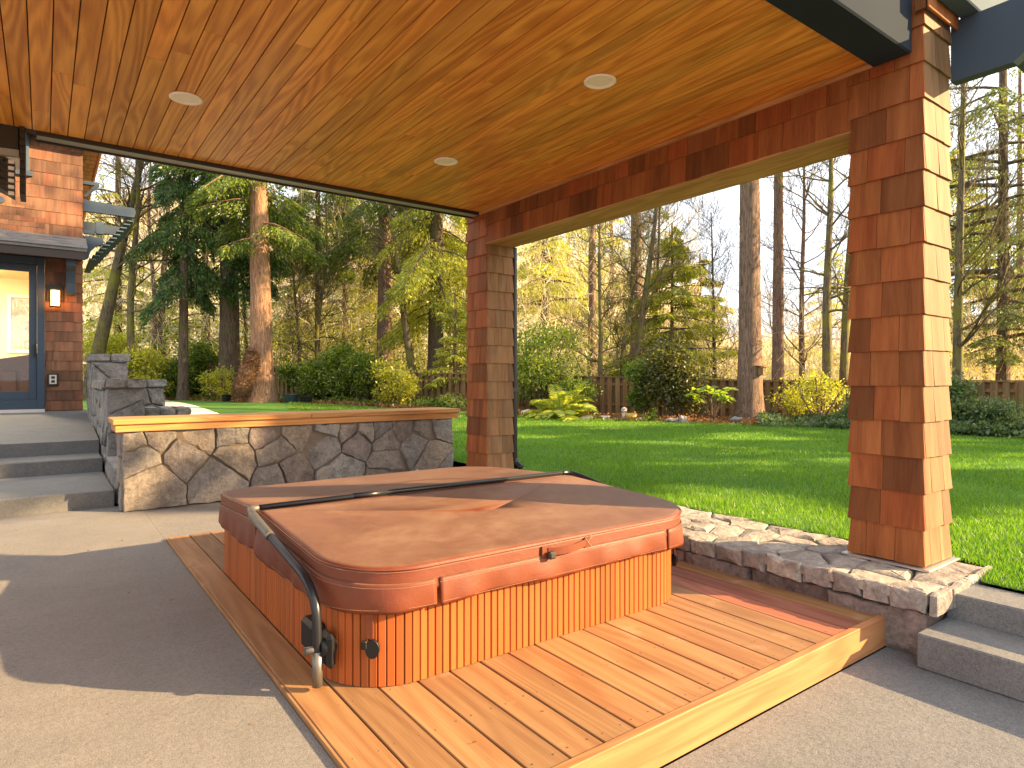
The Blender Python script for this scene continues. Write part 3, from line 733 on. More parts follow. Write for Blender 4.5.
# cover: two tapered foam halves
cov = empty('tub_cover', (2.3, 4.0, .5), 'folding brown vinyl cover lying closed on the hot tub', 'cover')
CX0, CY0, CX1, CY1, FY = 1.055, 2.655, 3.55, 5.42, 4.03
def half(name, y0, y1, rs, foldside, seed):
    rnd = random.Random(seed)
    def ztop(x, y):
        t = abs(y - FY) / 1.38
        s = .655 - .075 * t + .006 * math.sin(x * 3 + seed) * math.cos(y * 2.3)
        return s
    bm = bmesh.new(); R_ = []
    specs = [(0.0, .455, 0), (-.004, .47, 0), (.002, .50, 0), (.0, None, -.030), (.004, None, -.012), (.016, None, -.002), (.035, None, 0)]
    for ins, z, dz in specs:
        pts = rr(CX0 + ins, y0 + (ins if foldside != 'lo' else ins * .6), CX1 - ins, y1 - (ins if foldside != 'hi' else ins * .6), [max(.01, r - ins) for r in rs], 12)
        R_.append([bm.verts.new((p[0] + rnd.uniform(-.001, .001), p[1], z if z is not None else ztop(*p) + dz)) for p in pts])
    K = len(R_[0])
    for a_, b_ in zip(R_[:-1], R_[1:]):
        for k in range(K): bm.faces.new((a_[k], a_[(k + 1) % K], b_[(k + 1) % K], b_[k])).smooth = True
    bm.faces.new(R_[0][::-1])
    # top: concentric shrink to the middle
    ins = .035; cxm, cym = (CX0 + CX1) / 2, (y0 + y1) / 2; prev = R_[-1]
    base = [Vector(v.co) for v in prev]
    for s in (.93, .82, .68, .52, .36, .2, .08):
        cur = []
        for v in base:
            x_, y_ = cxm + (v.x - cxm) * s, cym + (v.y - cym) * s
            cur.append(bm.verts.new((x_, y_, ztop(x_, y_) + rnd.uniform(-.0006, .0006))))
        for k in range(K): bm.faces.new((prev[k], prev[(k + 1) % K], cur[(k + 1) % K], cur[k])).smooth = True
        prev = cur
    c_ = bm.verts.new((cxm, cym, ztop(cxm, cym)))
    for k in range(K): bm.faces.new((prev[k], prev[(k + 1) % K], c_)).smooth = True
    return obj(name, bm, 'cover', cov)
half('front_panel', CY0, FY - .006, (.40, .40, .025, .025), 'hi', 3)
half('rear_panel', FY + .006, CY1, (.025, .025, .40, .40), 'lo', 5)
# welt along the front half rim, stitch lines and hanging skirt panels
outer = rr(CX0 - .003, CY0 - .003, CX1 + .003, CY1 + .003, (.403,) * 4, 16)
dense, TT = resample(outer, .02)
def ztp(p): return .655 - .075 * abs(p[1] - FY) / 1.38
def seam(off, r, zf, name, mat, parent, frac=(0, 1), dash=False):
    V, Fq = [], []
    nn = len(dense); idx = [i for i in range(int(frac[0] * nn), int(frac[1] * nn) + 1)]
    c = (2.3, 4.04); pts = []
    for i in idx:
        p = dense[i % nn]; q = dense[(i + 1) % nn]; tx, ty = q[0] - p[0], q[1] - p[1]; L = math.hypot(tx, ty); pts.append((p[0] + ty / L * off, p[1] - tx / L * off, zf(p)))
    if dash:
        for i in range(0, len(pts) - 1):
            a_, b_ = Vector(pts[i]), Vector(pts[i + 1])
            for h in (0, .5): tube_arrays([a_.lerp(b_, h), a_.lerp(b_, h + .3)], r, 3, V, Fq)
    else: tube_arrays(pts, r, 5, V, Fq)
    return npobj(name, V, Fq, mat, parent)
seam(.0, .0035, lambda p: ztp(p) - .012, 'welt', 'cover', cov)
seam(.002, .0011, lambda p: ztp(p) - .022, 'rim_stitching', 'stitch', cov, dash=True)
# skirt
def skirt(i0, i1, name):
    """hanging flap between perimeter indexes"""
    nn = len(dense); bm = bmesh.new(); rows = []
    for i in range(i0, i1 + 1):
        p = dense[i % nn]; q = dense[(i + 1) % nn]; tx, ty = q[0] - p[0], q[1] - p[1]; L = math.hypot(tx, ty); nx, ny = ty / L, -tx / L
        wv = .004 * math.sin(i * .21) + .003 * math.sin(i * .53 + i0)
        left = p[0] < CX0 + .03 and 3.0 < p[1] < 5.2
        if left: wv += .022 * math.exp(-((p[1] - 3.95) / .10) ** 2)
        zb = .380 + .006 * math.sin(i * .13 + 1) + (.035 * math.exp(-((p[1] - 4.02) / .12) ** 2) if left else 0)
        zt = ztp(p) - .085
        col = []
        for (z, off) in ((zt + .012, .000), (zt, .0035), (zt - .012, .0055), ((zt + zb) / 2, .009 + wv), (zb + .015, .011 + wv * 1.5), (zb, .009 + wv * 1.5), (zb, .004 + wv), (zt - .01, -.004)):
            col.append(bm.verts.new((p[0] + nx * off, p[1] + ny * off, z)))
        rows.append(col)
    K = len(rows[0])
    for a_, b_ in zip(rows[:-1], rows[1:]):
        for k in range(K): bm.faces.new((a_[k], a_[(k + 1) % K], b_[(k + 1) % K], b_[k])).smooth = True
    bm.faces.new(rows[0][::-1]); bm.faces.new(rows[-1])
    s = obj(name, bm, 'cover', cov)
    nn_ = len(dense)
    seam(.0065, .0011, lambda p: ztp(p) - .094, 'stitching', 'stitch', s, (i0 / nn_, i1 / nn_), True)
    seam(.014, .0011, lambda p: .393, 'hem_stitching', 'stitch', s, (i0 / nn_, i1 / nn_), True)
nn = len(dense)
def near_idx(x, y): return min(range(nn), key=lambda i: math.dist(dense[i], (x, y)))
ia = near_idx(1.50, CY0); ib = near_idx(3.15, CY0); ic = near_idx(CX1, 4.03); ie = near_idx(CX0, 4.05)
skirt(ia + 1, ib - 0, 'skirt_flap'); skirt(ib + 1, ic - 1, 'skirt_flap'); skirt(ic + 1, ie - 1, 'skirt_flap'); skirt(ie + 1, ia + nn, 'skirt_flap')
# handle strap on the front rim
bm = bmesh.new()
for (x0, x1, off, z0, z1) in ((2.14, 2.20, .004, .495, .555),): box(bm, x0, CY0 - .012, z0, x1, CY0 - .001, z1, .003)
pts = spline([(2.18, CY0 - .016, .525), (2.26, CY0 - .034, .522), (2.36, CY0 - .034, .524), (2.46, CY0 - .010, .53)], 6)
for a_, b_ in zip(pts[:-1], pts[1:]):
    hexa(bm, [(a_.x, a_.y, a_.z - .02), (b_.x, b_.y, b_.z - .02), (b_.x, b_.y + .004, b_.z - .02), (a_.x, a_.y + .004, a_.z - .02), (a_.x, a_.y, a_.z + .02), (b_.x, b_.y, b_.z + .02), (b_.x, b_.y + .004, b_.z + .02), (a_.x, a_.y + .004, a_.z + .02)])
box(bm, 2.45, CY0 - .010, .50, 2.50, CY0 - .001, .56, .002)
h_ = obj('handle_strap', bm, 'cover', cov)
bm = bmesh.new(); box(bm, 2.165, CY0 - .05, .488, 2.215, CY0 - .014, .528, .010); obj('knotted_end', bm, 'darkwood', h_)
bm = bmesh.new(); tube(bm, [(2.452, CY0 - .012, .505), (2.498, CY0 - .012, .556)], .0014, 4); tube(bm, [(2.452, CY0 - .012, .556), (2.498, CY0 - .012, .505)], .0014, 4); obj('cross_stitch', bm, 'stitch', h_)

# ------------------------------------------------------------------ STONE WALLS
# long planter wall with timber cap
pw = empty('planter_wall', (2.8, 8.35, 0), 'long fieldstone garden wall with cedar plank cap behind the hot tub', 'stone wall')
bm = bmesh.new(); box(bm, .715, 8.142, -.1, 4.83, 8.60, .868); obj('mortar_core', bm, 'mortar', pw)
bm = bmesh.new()
W_, H_ = 4.18, .87
r_ = random.Random(5); P_ = []
pts = []; xx = .28
while xx < W_:                                    # big stones low, small ones high: jittered rows
    pts.append((xx, r_.uniform(.2, .34))); xx += r_.uniform(.5, .78)
xx = .15
while xx < W_: pts.append((xx, r_.uniform(.52, .66))); xx += r_.uniform(.40, .66)
xx = .1
while xx < W_: pts.append((xx, r_.uniform(.76, .84))); xx += r_.uniform(.20, .42)
for _ in range(3): pts.append((r_.uniform(.5, W_), r_.uniform(.05, .5)))
for poly in cells(W_, H_, pts): stone_poly(bm, poly, (.69, 8.17, 0), (1, 0, 0), (0, 0, 1), (0, -1, 0), .0065, 0, .055, .05)
stone_face(bm, (.71, 8.60, 0), (0, -1, 0), (0, 0, 1), (-1, 0, 0), .45, .87, 4, 3, .03)
stone_face(bm, (4.85, 8.14, 0), (0, 1, 0), (0, 0, 1), (1, 0, 0), .46, .87, 5, 8, .03)
obj('stonework', bm, 'stone', pw, sm=False)
bm = bmesh.new(); box(bm, .60, 8.05, .955, 2.75, 8.68, 1.012, .005); box(bm, 2.754, 8.05, .955, 4.97, 8.68, 1.012, .005)
box(bm, .625, 8.085, .872, 4.95, 8.64, .953, .004); obj('timber_cap', bm, 'capwood', pw)

# low wall beside the deck
lw = empty('low_stone_wall', (4.55, 4.5, 0), 'low stone wall with rough flat capstones between deck and lawn', 'stone wall')
bm = bmesh.new(); box(bm, 4.105, 1.575, -.25, 4.94, 7.9, .17); obj('mortar_core', bm, 'mortar', lw)
bm = bmesh.new()
ys = 1.53; LW = 6.17
rect_row(bm, (4.10, ys + LW, -.16), (0, -1, 0), (0, 0, 1), (-1, 0, 0), LW, .265, .34, .62, 21, .045, .009, .025)
stone_face(bm, (4.08, 1.57, -.16), (1, 0, 0), (0, 0, 1), (0, -1, 0), .88, .27, 3, 9, .035)
rect_row(bm, (4.95, 1.53, -.05), (0, 1, 0), (0, 0, 1), (1, 0, 0), 6.3, .2, .3, .6, 23, .015)
obj('stonework', bm, 'stone_purple', lw)
bm = bmesh.new()
rect_row(bm, (4.075, ys + LW, .105), (0, -1, 0), (0, 0, 1), (-1, 0, 0), LW, .125, .15, .30, 31, .035, .005, .03)
rect_row(bm, (4.05, 1.515, .105), (1, 0, 0), (0, 0, 1), (0, -1, 0), .93, .125, .16, .3, 33, .035, .005, .03)
rg = random.Random(41); cp = []
for i in range(24):
    nr_ = 3 + (i % 3 == 1)
    for j in range(nr_): cp.append(((i + .5) * LW / 24 + rg.uniform(-.05, .05), (j + .5 + rg.uniform(-.16, .16) + (.18 if i % 2 else -.1)) * .95 / nr_))
for poly in cells(LW + .02, .95, cp):
    stone_poly(bm, poly, (4.045, ys - .01, .16), (0, 1, 0), (1, 0, 0), (0, 0, 1), .006, 0, .050, .012, .08)
obj('capstones', bm, 'stone_cap', lw)

def pillar(name, x0, y0, x1, y1, z0, z1, label, cat, mat='stone_grey', capn=2, seed=1, cap=True):
    p = empty(name, ((x0 + x1) / 2, (y0 + y1) / 2, z0), label, cat)
    bm = bmesh.new(); box(bm, x0 + .03, y0 + .03, z0, x1 - .03, y1 - .03, z1 - .03); obj('mortar_core', bm, 'mortar', p)
    bm = bmesh.new(); zc = z1 - .13 if cap else z1; w_, h_, l_ = x1 - x0, zc - z0, y1 - y0
    stone_face(bm, (x0, y0 + .03, z0), (1, 0, 0), (0, 0, 1), (0, -1, 0), w_, h_, max(2, int(w_ * h_ / .10)), seed, .035)
    stone_face(bm, (x0 + .03, y1, z0), (0, -1, 0), (0, 0, 1), (-1, 0, 0), l_, h_, max(2, int(l_ * h_ / .10)), seed + 5, .035)
    stone_face(bm, (x1 - .03, y0, z0), (0, 1, 0), (0, 0, 1), (1, 0, 0), l_, h_, max(2, int(l_ * h_ / .12)), seed + 9, .035)
    obj('stonework', bm, mat, p)
    if cap:
        bm = bmesh.new(); nx_ = capn
        for k in range(nx_):
            a0 = x0 - .05 + (w_ + .10) * k / nx_; a1 = x0 - .05 + (w_ + .10) * (k + 1) / nx_
            m_ = max(1, int(l_ / .5))
            for j in range(m_):
                b0 = y0 - .05 + (l_ + .1) * j / m_; b1 = y0 - .05 + (l_ + .1) * (j + 1) / m_
                t = bmesh.new(); e = .006
                hexa(t, [(a0 + e, b0 + e, z1 - .125), (a1 - e, b0 + e, z1 - .125), (a1 - e, b1 - e, z1 - .125), (a0 + e, b1 - e, z1 - .125), (a0 + e, b0 + e, z1), (a1 - e, b0 + e, z1), (a1 - e, b1 - e, z1), (a0 + e, b1 - e, z1)])
                bmesh.ops.recalc_face_normals(t, faces=t.faces[:])
                bmesh.ops.bevel(t, geom=t.edges[:], offset=.018, segments=2, affect='EDGES')
                bmesh.ops.subdivide_edges(t, edges=t.edges[:], cuts=1)
                for v in t.verts: v.co += Vector((random.uniform(-1, 1), random.uniform(-1, 1), random.uniform(-1, 1))) * .007
                merge(bm, t)
        obj('capstones', bm, mat, p)
    return p
pillar('stone_pillar', .69, 9.96, 1.10, 10.42, 0, 1.45, 'shorter grey stone pillar beside the steps, just behind the timber capped wall', 'stone pillar', seed=4)
pillar('stone_pillar', .66, 12.6, 1.15, 14.1, .2, 1.87, 'tallest grey stone pillar beside the landing near the house corner', 'stone pillar', seed=14)
pillar('stone_wall', .69, 10.44, 1.04, 12.58, .2, 1.42, 'grey stone wall linking the two pillars along the landing', 'stone wall', seed=24, capn=1)
pillar('stone_wall', 1.12, 12.0, 1.62, 12.45, .1, 1.44, 'small sunlit stone wall stub right of the pillars', 'stone wall', seed=34)
pillar('stone_bench', 1.07, 10.95, 1.80, 11.6, 0, 1.01, 'low stone ledge topped with grey blocks in front of the wall stub', 'stone ledge', seed=44, capn=4)
sw = empty('stair_side_wall', (.7, 9.3, 0), 'low stepped stone cheek along the right side of the patio steps', 'stone wall')
bm = bmesh.new(); stone_face(bm, (.70, 9.95, .0), (0, -1, 0), (0, 0, 1), (-1, 0, 0), 1.3, .36, 4, 51, .03); stone_face(bm, (.68, 8.66, 0), (1, 0, 0), (0, 0, 1), (0, -1, 0), .36, .36, 2, 52, .03); box(bm, .71, 8.67, 0, 1.0, 9.9, .35); obj('stonework', bm, 'stone_grey', sw)
bm = bmesh.new()
for k in range(3): box(bm, .665, 8.64 + k * .435, .365, 1.03, 8.64 + (k + 1) * .435 - .01, .43, .014)
obj('coping', bm, 'stone_grey', sw)

# ------------------------------------------------------------------ HOUSE
HY = 14.46; HX = .585
hs = empty('house', (-3, 15, .87), 'cedar shingled house with dark framed glass door at the top of the steps', 'house')
DXR = -.02; 
def hx(px, y=HY):
    u = (px - 512) / F; r = (FW[0] + RT[0] * u) / (FW[1] + RT[1] * u); return r * y
def hz(py, px, y=HY):
    u = (px - 512) / F; d = y / (FW[1] + RT[1] * u); return CAMZ + d * (379 - py) / F
xd = hx(45); zl = .875
zdt = hz(258, 40); zeave = hz(244, 60)
lower = [zl + .182 * k for k in range(30) if zl + .182 * k < 4.0] + [4.05]
bm = bmesh.new()
shingle_face(bm, (xd, HY), (1, 0), (0, -1), HX - xd, lower, hi=.018, wmin=.12, wmax=.26, flare=.016)
shingle_face(bm, (-7, HY), (1, 0), (0, -1), 7 + xd - .001, [zdt + .001 + .182 * k for k in range(8)], wmin=.12, wmax=.26, flare=.016)
box(bm, xd, HY + .001, .5, HX - .001, HY + .2, 4.1)
obj('lower_wall', bm, 'house_shingle', hs)
bm = bmesh.new(); box(bm, HX - .2, HY + .202, .5, HX - .001, HY + 9, 5.83); box(bm, -7, HY + .001, zdt, xd - .001, HY + .2, 4.1); box(bm, -7, HY + .001, 4.101, HX - .001, HY + .2, 5.83); obj('wall_core', bm, 'house_shingle', hs)
up = [4.06 + .232 * k for k in range(8)] + [5.84]
bm = bmesh.new(); shingle_face(bm, (-7, HY), (1, 0), (0, -1), 7 + HX, up, hi=.018, wmin=.14, wmax=.32, flare=.016); obj('upper_wall', bm, 'house_shingle', hs)
bm = bmesh.new(); shingle_face(bm, (HX, HY), (0, 1), (1, 0), 9, [.5 + .2 * k for k in range(27)], wmin=.14, wmax=.32, flare=.014); obj('side_wall', bm, 'house_shingle', hs)
# mid eave
bm = bmesh.new()
z_w, z_e = 4.09, 3.80
hexa(bm, [(-7, HY - .62, z_e - .05), (HX + .05, HY - .62, z_e - .05), (HX + .05, HY - .02, z_w - .05), (-7, HY - .02, z_w - .05), (-7, HY - .62, z_e), (HX + .05, HY - .62, z_e), (HX + .05, HY - .02, z_w), (-7, HY - .02, z_w)])
for row in range(4):                       # overlapping asphalt courses
    f0 = row / 4; f1 = (row + 1) / 4 + .05
    xx = -7 + (row % 2) * .13
    while xx < HX:
        ww = .26; ya, yb = HY - .64 + .60 * f0, HY - .64 + .60 * min(1, f1); za, zb = z_e + .29 * f0 + .012, z_e + .29 * min(1, f1) + .003
        hexa(bm, [(xx, ya, za - .010), (min(xx + ww - .006, HX + .06), ya, za - .010), (min(xx + ww - .006, HX + .06), yb, zb - .004), (xx, yb, zb - .004), (xx, ya, za), (min(xx + ww - .006, HX + .06), ya, za), (min(xx + ww - .006, HX + .06), yb, zb), (xx, yb, zb)]); xx += ww
ev = obj('eave_roof', bm, 'asphalt', hs)
bm = bmesh.new(); box(bm, -7, HY - .60, z_e - .20, HX + .03, HY - .57, z_e - .052, .004); box(bm, -7, HY - .569, z_e - .14, HX + .0, HY - .03, z_e - .10); obj('eave_fascia', bm, 'darkwood', ev)
# corbel
bm = bmesh.new(); xc0, xc1 = hx(66, HY - .2), hx(75, HY - .2)
prism(bm, [(HY - .02, 3.64), (HY - .50, 3.64), (HY - .48, 3.50), (HY - .30, 3.42), (HY - .18, 3.22), (HY - .16, 3.02), (HY - .02, 3.0)], xc0, xc1); obj('corbel', bm, 'navy', hs)
# door
dr = empty('door', (xd - 1, HY, zl)); dr.parent = hs; dr.location = Vector((xd - 1, HY, zl)) - Vector(hs.location)
def rectframe(bm, x0, x1, z0, z1, ix0, ix1, iz0, iz1, ya, yb, bev=.004):
    box(bm, x0, ya, z0, ix0 - .001, yb, z1, bev) if ix0 > x0 + .01 else None
    box(bm, ix1 + .001, ya, z0, x1, yb, z1, bev); box(bm, ix0, ya, iz1 + .001, ix1, yb, z1, bev); box(bm, ix0, ya, z0, ix1, yb, iz0 - .001, bev)
xs, xg = hx(37), hx(28.8); zg1, zg0 = hz(271, 20), hz(391, 20); zr0 = hz(400, 20); zs1 = hz(263.6, 20)
bm = bmesh.new(); rectframe(bm, -3.0, xd - .002, zl - .0, zdt - .002, -2.9, xs, zr0, zs1, HY - .06, HY + .08); obj('frame', bm, 'navy', dr)
bm = bmesh.new(); rectframe(bm, -2.898, xs - .002, zr0 + .002, zs1 - .002, -2.75, xg, zg0, zg1, HY - .02, HY + .05); obj('sash', bm, 'navy', dr)
bm = bmesh.new(); box(bm, -2.75, HY + .01, zg0, xg, HY + .018, zg1); obj('pane', bm, 'glass', dr)
bm = bmesh.new(); box(bm, (xs + xg) / 2 + .0, HY - .05, 1.85, (xs + xg) / 2 + .03, HY - .022, 2.08, .006); obj('handle', bm, 'black', dr)
bm = bmesh.new(); box(bm, -3.0, HY - .13, zl - .03, xd, HY - .062, zl + .03, .004); obj('sill', bm, 'flash', dr)
# upper window edge trim
bm = bmesh.new(); xt0, xt1 = hx(24.5), hx(29.2); box(bm, xt0, HY - .05, hz(172, 28), xt1, HY - .018, hz(133, 28), .004); box(bm, -2.5, HY - .05, hz(133, 28), xt1, HY - .018, hz(133, 28) + .06, .004)
wf = obj('window_trim', bm, 'navy_light', hs)
bm = bmesh.new(); box(bm, -2.5, HY - .08, hz(175, 28) - .03, xt1 + .05, HY - .018, hz(172, 28) - .003, .004); obj('window_sill', bm, 'navy', wf)
bm = bmesh.new(); box(bm, -2.5, HY - .03, hz(172, 28), xt0 - .003, HY - .019, hz(133, 28) - .003); obj('window_pane', bm, 'darkwood', wf)
bm = bmesh.new(); cyl(bm, (hx(0.5), HY - .06, hz(200, 0)), .06, .05, 1, 20); obj('vent_cap', bm, 'navy', hs)
# main roof with overhang
bm = bmesh.new(); box(bm, -7, HY - .30, 5.86, HX + .32, HY + 9, 5.90); box(bm, -7, HY - .3, 5.901, HX + .3, HY + 9, 6.15)
rf = obj('roof', bm, 'darkwood', hs)
bm = bmesh.new()
for k in range(30): box(bm, HX + .02, HY - .28 + k * .29, 5.835, HX + .28, HY - .02 + k * .29, 5.857, .004)
obj('soffit_boards', bm, 'soffit', rf)
bm = bmesh.new(); box(bm, HX + .285, HY - .3, 5.80, HX + .325, HY + 9, 5.858, .003); box(bm, -7, HY - .33, 5.80, HX + .325, HY - .302, 6.1, .003); obj('roof_fascia', bm, 'soffit', rf)
bm = bmesh.new(); box(bm, HX + .02, HY + .05, 5.14, HX + .28, HY + .13, 5.20); hexa(bm, [(HX + .02, HY + .05, 4.90), (HX + .07, HY + .05, 4.90), (HX + .07, HY + .13, 4.90), (HX + .02, HY + .13, 4.90), (HX + .20, HY + .05, 5.139), (HX + .27, HY + .05, 5.139), (HX + .27, HY + .13, 5.139), (HX + .20, HY + .13, 5.139)]); obj('knee_brace', bm, 'navy', hs)
# side slatted awning
aw = empty('slatted_awning', (HX, HY + .6, 4.2)); aw.parent = hs; aw.location = Vector((HX, HY + .6, 4.2)) - Vector(hs.location)
bm = bmesh.new(); prism_pts = [(HX + .02, 4.62), (HX + .85, 4.62), (HX + .88, 4.72), (HX + .86, 4.80), (HX + .02, 4.84)]
def prism_y(bm, poly, y0, y1):
    a = [bm.verts.new((p[0], y0, p[1])) for p in poly]; b = [bm.verts.new((p[0], y1, p[1])) for p in poly]
    bm.faces.new(a); bm.faces.new(b[::-1])
    for i in range(len(poly)): bm.faces.new((a[i], b[i], b[(i + 1) % len(poly)], a[(i + 1) % len(poly)]))
prism_y(bm, prism_pts, HY + .02, HY + .10); obj('outrigger', bm, 'navy', aw); bm = bmesh.new(); prism_y(bm, prism_pts, HY + 2.0, HY + 2.08); obj('outrigger', bm, 'navy', aw)
bm = bmesh.new()
for k in range(12):
    t = k / 11; xx = HX + .80 - .62 * t; zz = 4.56 - .82 * t
    box(bm, xx - .06, HY + .10, zz - .012, xx + .05, HY + 2.0, zz + .012)
obj('slats', bm, 'navy_light', aw)
bm = bmesh.new()
prism_y(bm, [(HX + .02, 4.15), (HX + .34, 4.15), (HX + .34, 4.02), (HX + .22, 3.98), (HX + .14, 3.88), (HX + .10, 3.74), (HX + .02, 3.70)], HY + .02, HY + .12)
box(bm, HX + .22, HY + .0, 4.22, HX + .34, HY + .10, 4.45); box(bm, HX + .02, HY + .02, 4.20, HX + .21, HY + .1, 4.26)
obj('corbel', bm, 'navy', aw)
# outlet
bm = bmesh.new(); ox, oz = hx(53), hz(379.5, 53); box(bm, ox - .085, HY - .045, oz - .12, ox + .085, HY - .02, oz + .12, .01); ou = obj('outlet_block', bm, 'darkwood', hs)
bm = bmesh.new(); box(bm, ox - .055, HY - .060, oz - .085, ox + .055, HY - .046, oz + .085, .006); oc = obj('outlet_cover', bm, 'flash', ou)
bm = bmesh.new(); box(bm, ox - .028, HY - .066, oz + .012, ox + .028, HY - .061, oz + .06); box(bm, ox - .028, HY - .066, oz - .06, ox + .028, HY - .061, oz - .012); obj('outlet_sockets', bm, 'black', ou)
# lantern
lx, lz = hx(55), hz(299, 55)
ln = empty('wall_lantern', (lx, HY - .1, lz), 'small copper wall lantern glowing amber beside the glass door', 'lantern')
bm = bmesh.new(); box(bm, lx - .13, HY - .045, lz - .05, lx + .13, HY - .02, lz + .26, .006); box(bm, lx - .10, HY - .24, lz + .14, lx + .10, HY - .046, lz + .18, .01); box(bm, lx - .085, HY - .22, lz - .16, lx + .085, HY - .06, lz - .14, .006)
for sx in (-.08, .08):
    for yy in (HY - .22, HY - .07): box(bm, lx + sx - .008, yy - .008, lz - .139, lx + sx + .008, yy + .008, lz + .139)
for zz in (-.05, .05): box(bm, lx - .08, HY - .226, lz + zz - .005, lx + .08, HY - .216, lz + zz + .005)
obj('cage', bm, 'darkwood', ln)
M['amber'] = emit_mat('amber_glass', (1.0, .36, .06), 7.0)
bm = bmesh.new(); box(bm, lx - .066, HY - .208, lz - .135, lx + .066, HY - .075, lz + .135, .01); obj('glass', bm, 'amber', ln)
M['bulb'] = emit_mat('bulb', (1.0, .72, .35), 30)
bm = bmesh.new(); box(bm, lx - .032, HY - .216, lz - .05, lx + .032, HY - .209, lz + .07, .003); obj('bulb', bm, 'bulb', ln)
# room behind the door
bm = bmesh.new()
xw0, xw1 = hx(11, HY + 4.2), hx(40, HY + 4.2); zw0, zw1 = hz(350, 20, HY + 4.2), hz(298, 20, HY + 4.2); YB = HY + 4.2
box(bm, -6, HY + .21, .80, HX - .21, YB, .868); box(bm, -6, HY + .21, 3.75, HX - .21, YB, 3.8)
box(bm, -6, YB, .8, xw0 - .001, YB + .1, 3.8); box(bm, xw1, YB, .8, HX - .21, YB + .1, 3.8); box(bm, xw0, YB, .8, xw1 - .001, YB + .1, zw0 - .001); box(bm, xw0, YB, zw1, xw1 - .001, YB + .1, 3.8)
rm = obj('room', bm, 'cream', hs)
bm = bmesh.new(); e = .07
rectframe(bm, xw0 - e, xw1 + e, zw0 - e, zw1 + e, xw0, xw1, zw0, zw1, YB - .05, YB - .002); iw = obj('interior_window', bm, 'white', hs)
bm = bmesh.new(); box(bm, xw0, YB + .02, zw0, xw1, YB + .026, zw1); obj('interior_pane', bm, 'glass', iw)
M['fill_glow'] = emit_mat('room_fill_glow', (1.0, .82, .5), 60)
bm = bmesh.new(); cyl(bm, (-1.2, HY + 2.2, 3.68), .35, .06, 2, 24); obj('room_fill_light', bm, 'fill_glow', hs)  # added glowing disc that brightens the room; no such fitting is known
sf = empty('leather_sofa', (-.8, HY + 1.4, .87), 'brown leather sofa seen through the glass door', 'sofa')
bm = bmesh.new(); box(bm, -2.6, HY + .9, .90, .2, HY + 1.8, 1.35, .08); obj('seat', bm, 'leather', sf)
bm = bmesh.new()
hexa(bm, [(-2.6, HY + .8, .9), (.22, HY + .8, .9), (.22, HY + 1.08, .9), (-2.6, HY + 1.08, .9), (-2.6, HY + .78, 1.45), (.22, HY + .78, 2.0), (.22, HY + 1.0, 2.0), (-2.6, HY + 1.0, 1.45)]); obj('backrest', bm, 'leather', sf)
bm = bmesh.new()
for k in range(5): box(bm, -1.2 + k * .28, HY + .74, 1.1, -.96 + k * .28, HY + .79, 1.5 + .05 * k, .02)
obj('cushion', bm, 'leather', sf)

# ------------------------------------------------------------------ FENCES
def fence(pts, z0f, tops, label):
    cx, cy = pts[0]; f = empty('fence', (cx, cy, gz(cx, cy)), label, 'fence', 'board fences around the garden')
    bmb = bmesh.new(); bmr = bmesh.new(); bmt = bmesh.new()
    for (a, b, ta, tb) in zip(pts[:-1], pts[1:], tops[:-1], tops[1:]):
        L = math.dist(a, b); ux, uy = (b[0] - a[0]) / L, (b[1] - a[1]) / L; nx, ny = uy, -ux
        if nx * -a[0] + ny * -a[1] < 0: nx, ny = -nx, -ny
        s = 0; k = 0
        def q(s_, n_, z): return (a[0] + ux * s_ + nx * n_, a[1] + uy * s_ + ny * n_, z)
        def slab(bm_, s0, s1, n0, n1, za0, za1, zb0, zb1):
            hexa(bm_, [q(s0, n0, za0), q(s1, n0, zb0), q(s1, n1, zb0), q(s0, n1, za0), q(s0, n0, za1), q(s1, n0, zb1), q(s1, n1, zb1), q(s0, n1, za1)])
        while s < L:
            wdt = random.uniform(.15, .17); t = s / L; top = ta + (tb - ta) * t; x_, y_, _ = q(s, 0, 0); zb_ = gz(x_, y_) - .03
            side = .045 if k % 2 == 0 else -.045
            slab(bmb, s, min(s + wdt, L), side - .012, side + .012, zb_, top - .05 + random.uniform(-.008, .008), zb_, top - .05)
            s += wdt * (.86 if k % 2 else .80); k += 1
        za, zb_ = ta, tb; ga, gb = gz(*a), gz(*b)
        slab(bmr, 0, L, -.03, .03, ta - .32, ta - .23, tb - .32, tb - .23); slab(bmr, 0, L, -.03, .03, ga + .25, ga + .34, gb + .25, gb + .34)
        slab(bmt, 0, L, -.075, .075, ta - .045, ta, tb - .045, tb)
        npost = int(L / 2.4)
        for j in range(npost + 1):
            s_ = j * L / max(1, npost); tt = s_ / L; x_, y_, _ = q(s_, 0, 0)
            pb = bmesh.new(); zz = gz(x_, y_) - .05; top = ta + (tb - ta) * tt + .0
            slab(pb, s_ - .05, s_ + .05, .06, .14, zz, top - .046, zz, top - .046); obj('fence_post', pb, 'fence', f)
    obj('board_panel', bmb, 'fence', f); obj('rails', bmr, 'fence', f); obj('top_rail', bmt, 'fence', f)
fence([(1.5, 38), (4.46, 33.9), (10.95, 23.0)], None, [2.2, 2.12, 1.85], 'dark board fence behind the shrubs at the far left of the lawn')
fence([(10.95, 23.02), (13.8, 18.4)], None, [1.72, 1.64], 'board fence with sunlit gaps beside the far pavilion post')
fence([(13.82, 18.38), (18.7, 12.3)], None, [1.64, 1.42], 'weathered weather-worn board fence behind the fern and the dark holly')
fence([(18.7, 12.28), (20.4, 5.5), (21.6, -1)], None, [1.42, 1.42, 1.42], 'sunlit board fence behind the near shingled post and the ivy bed')

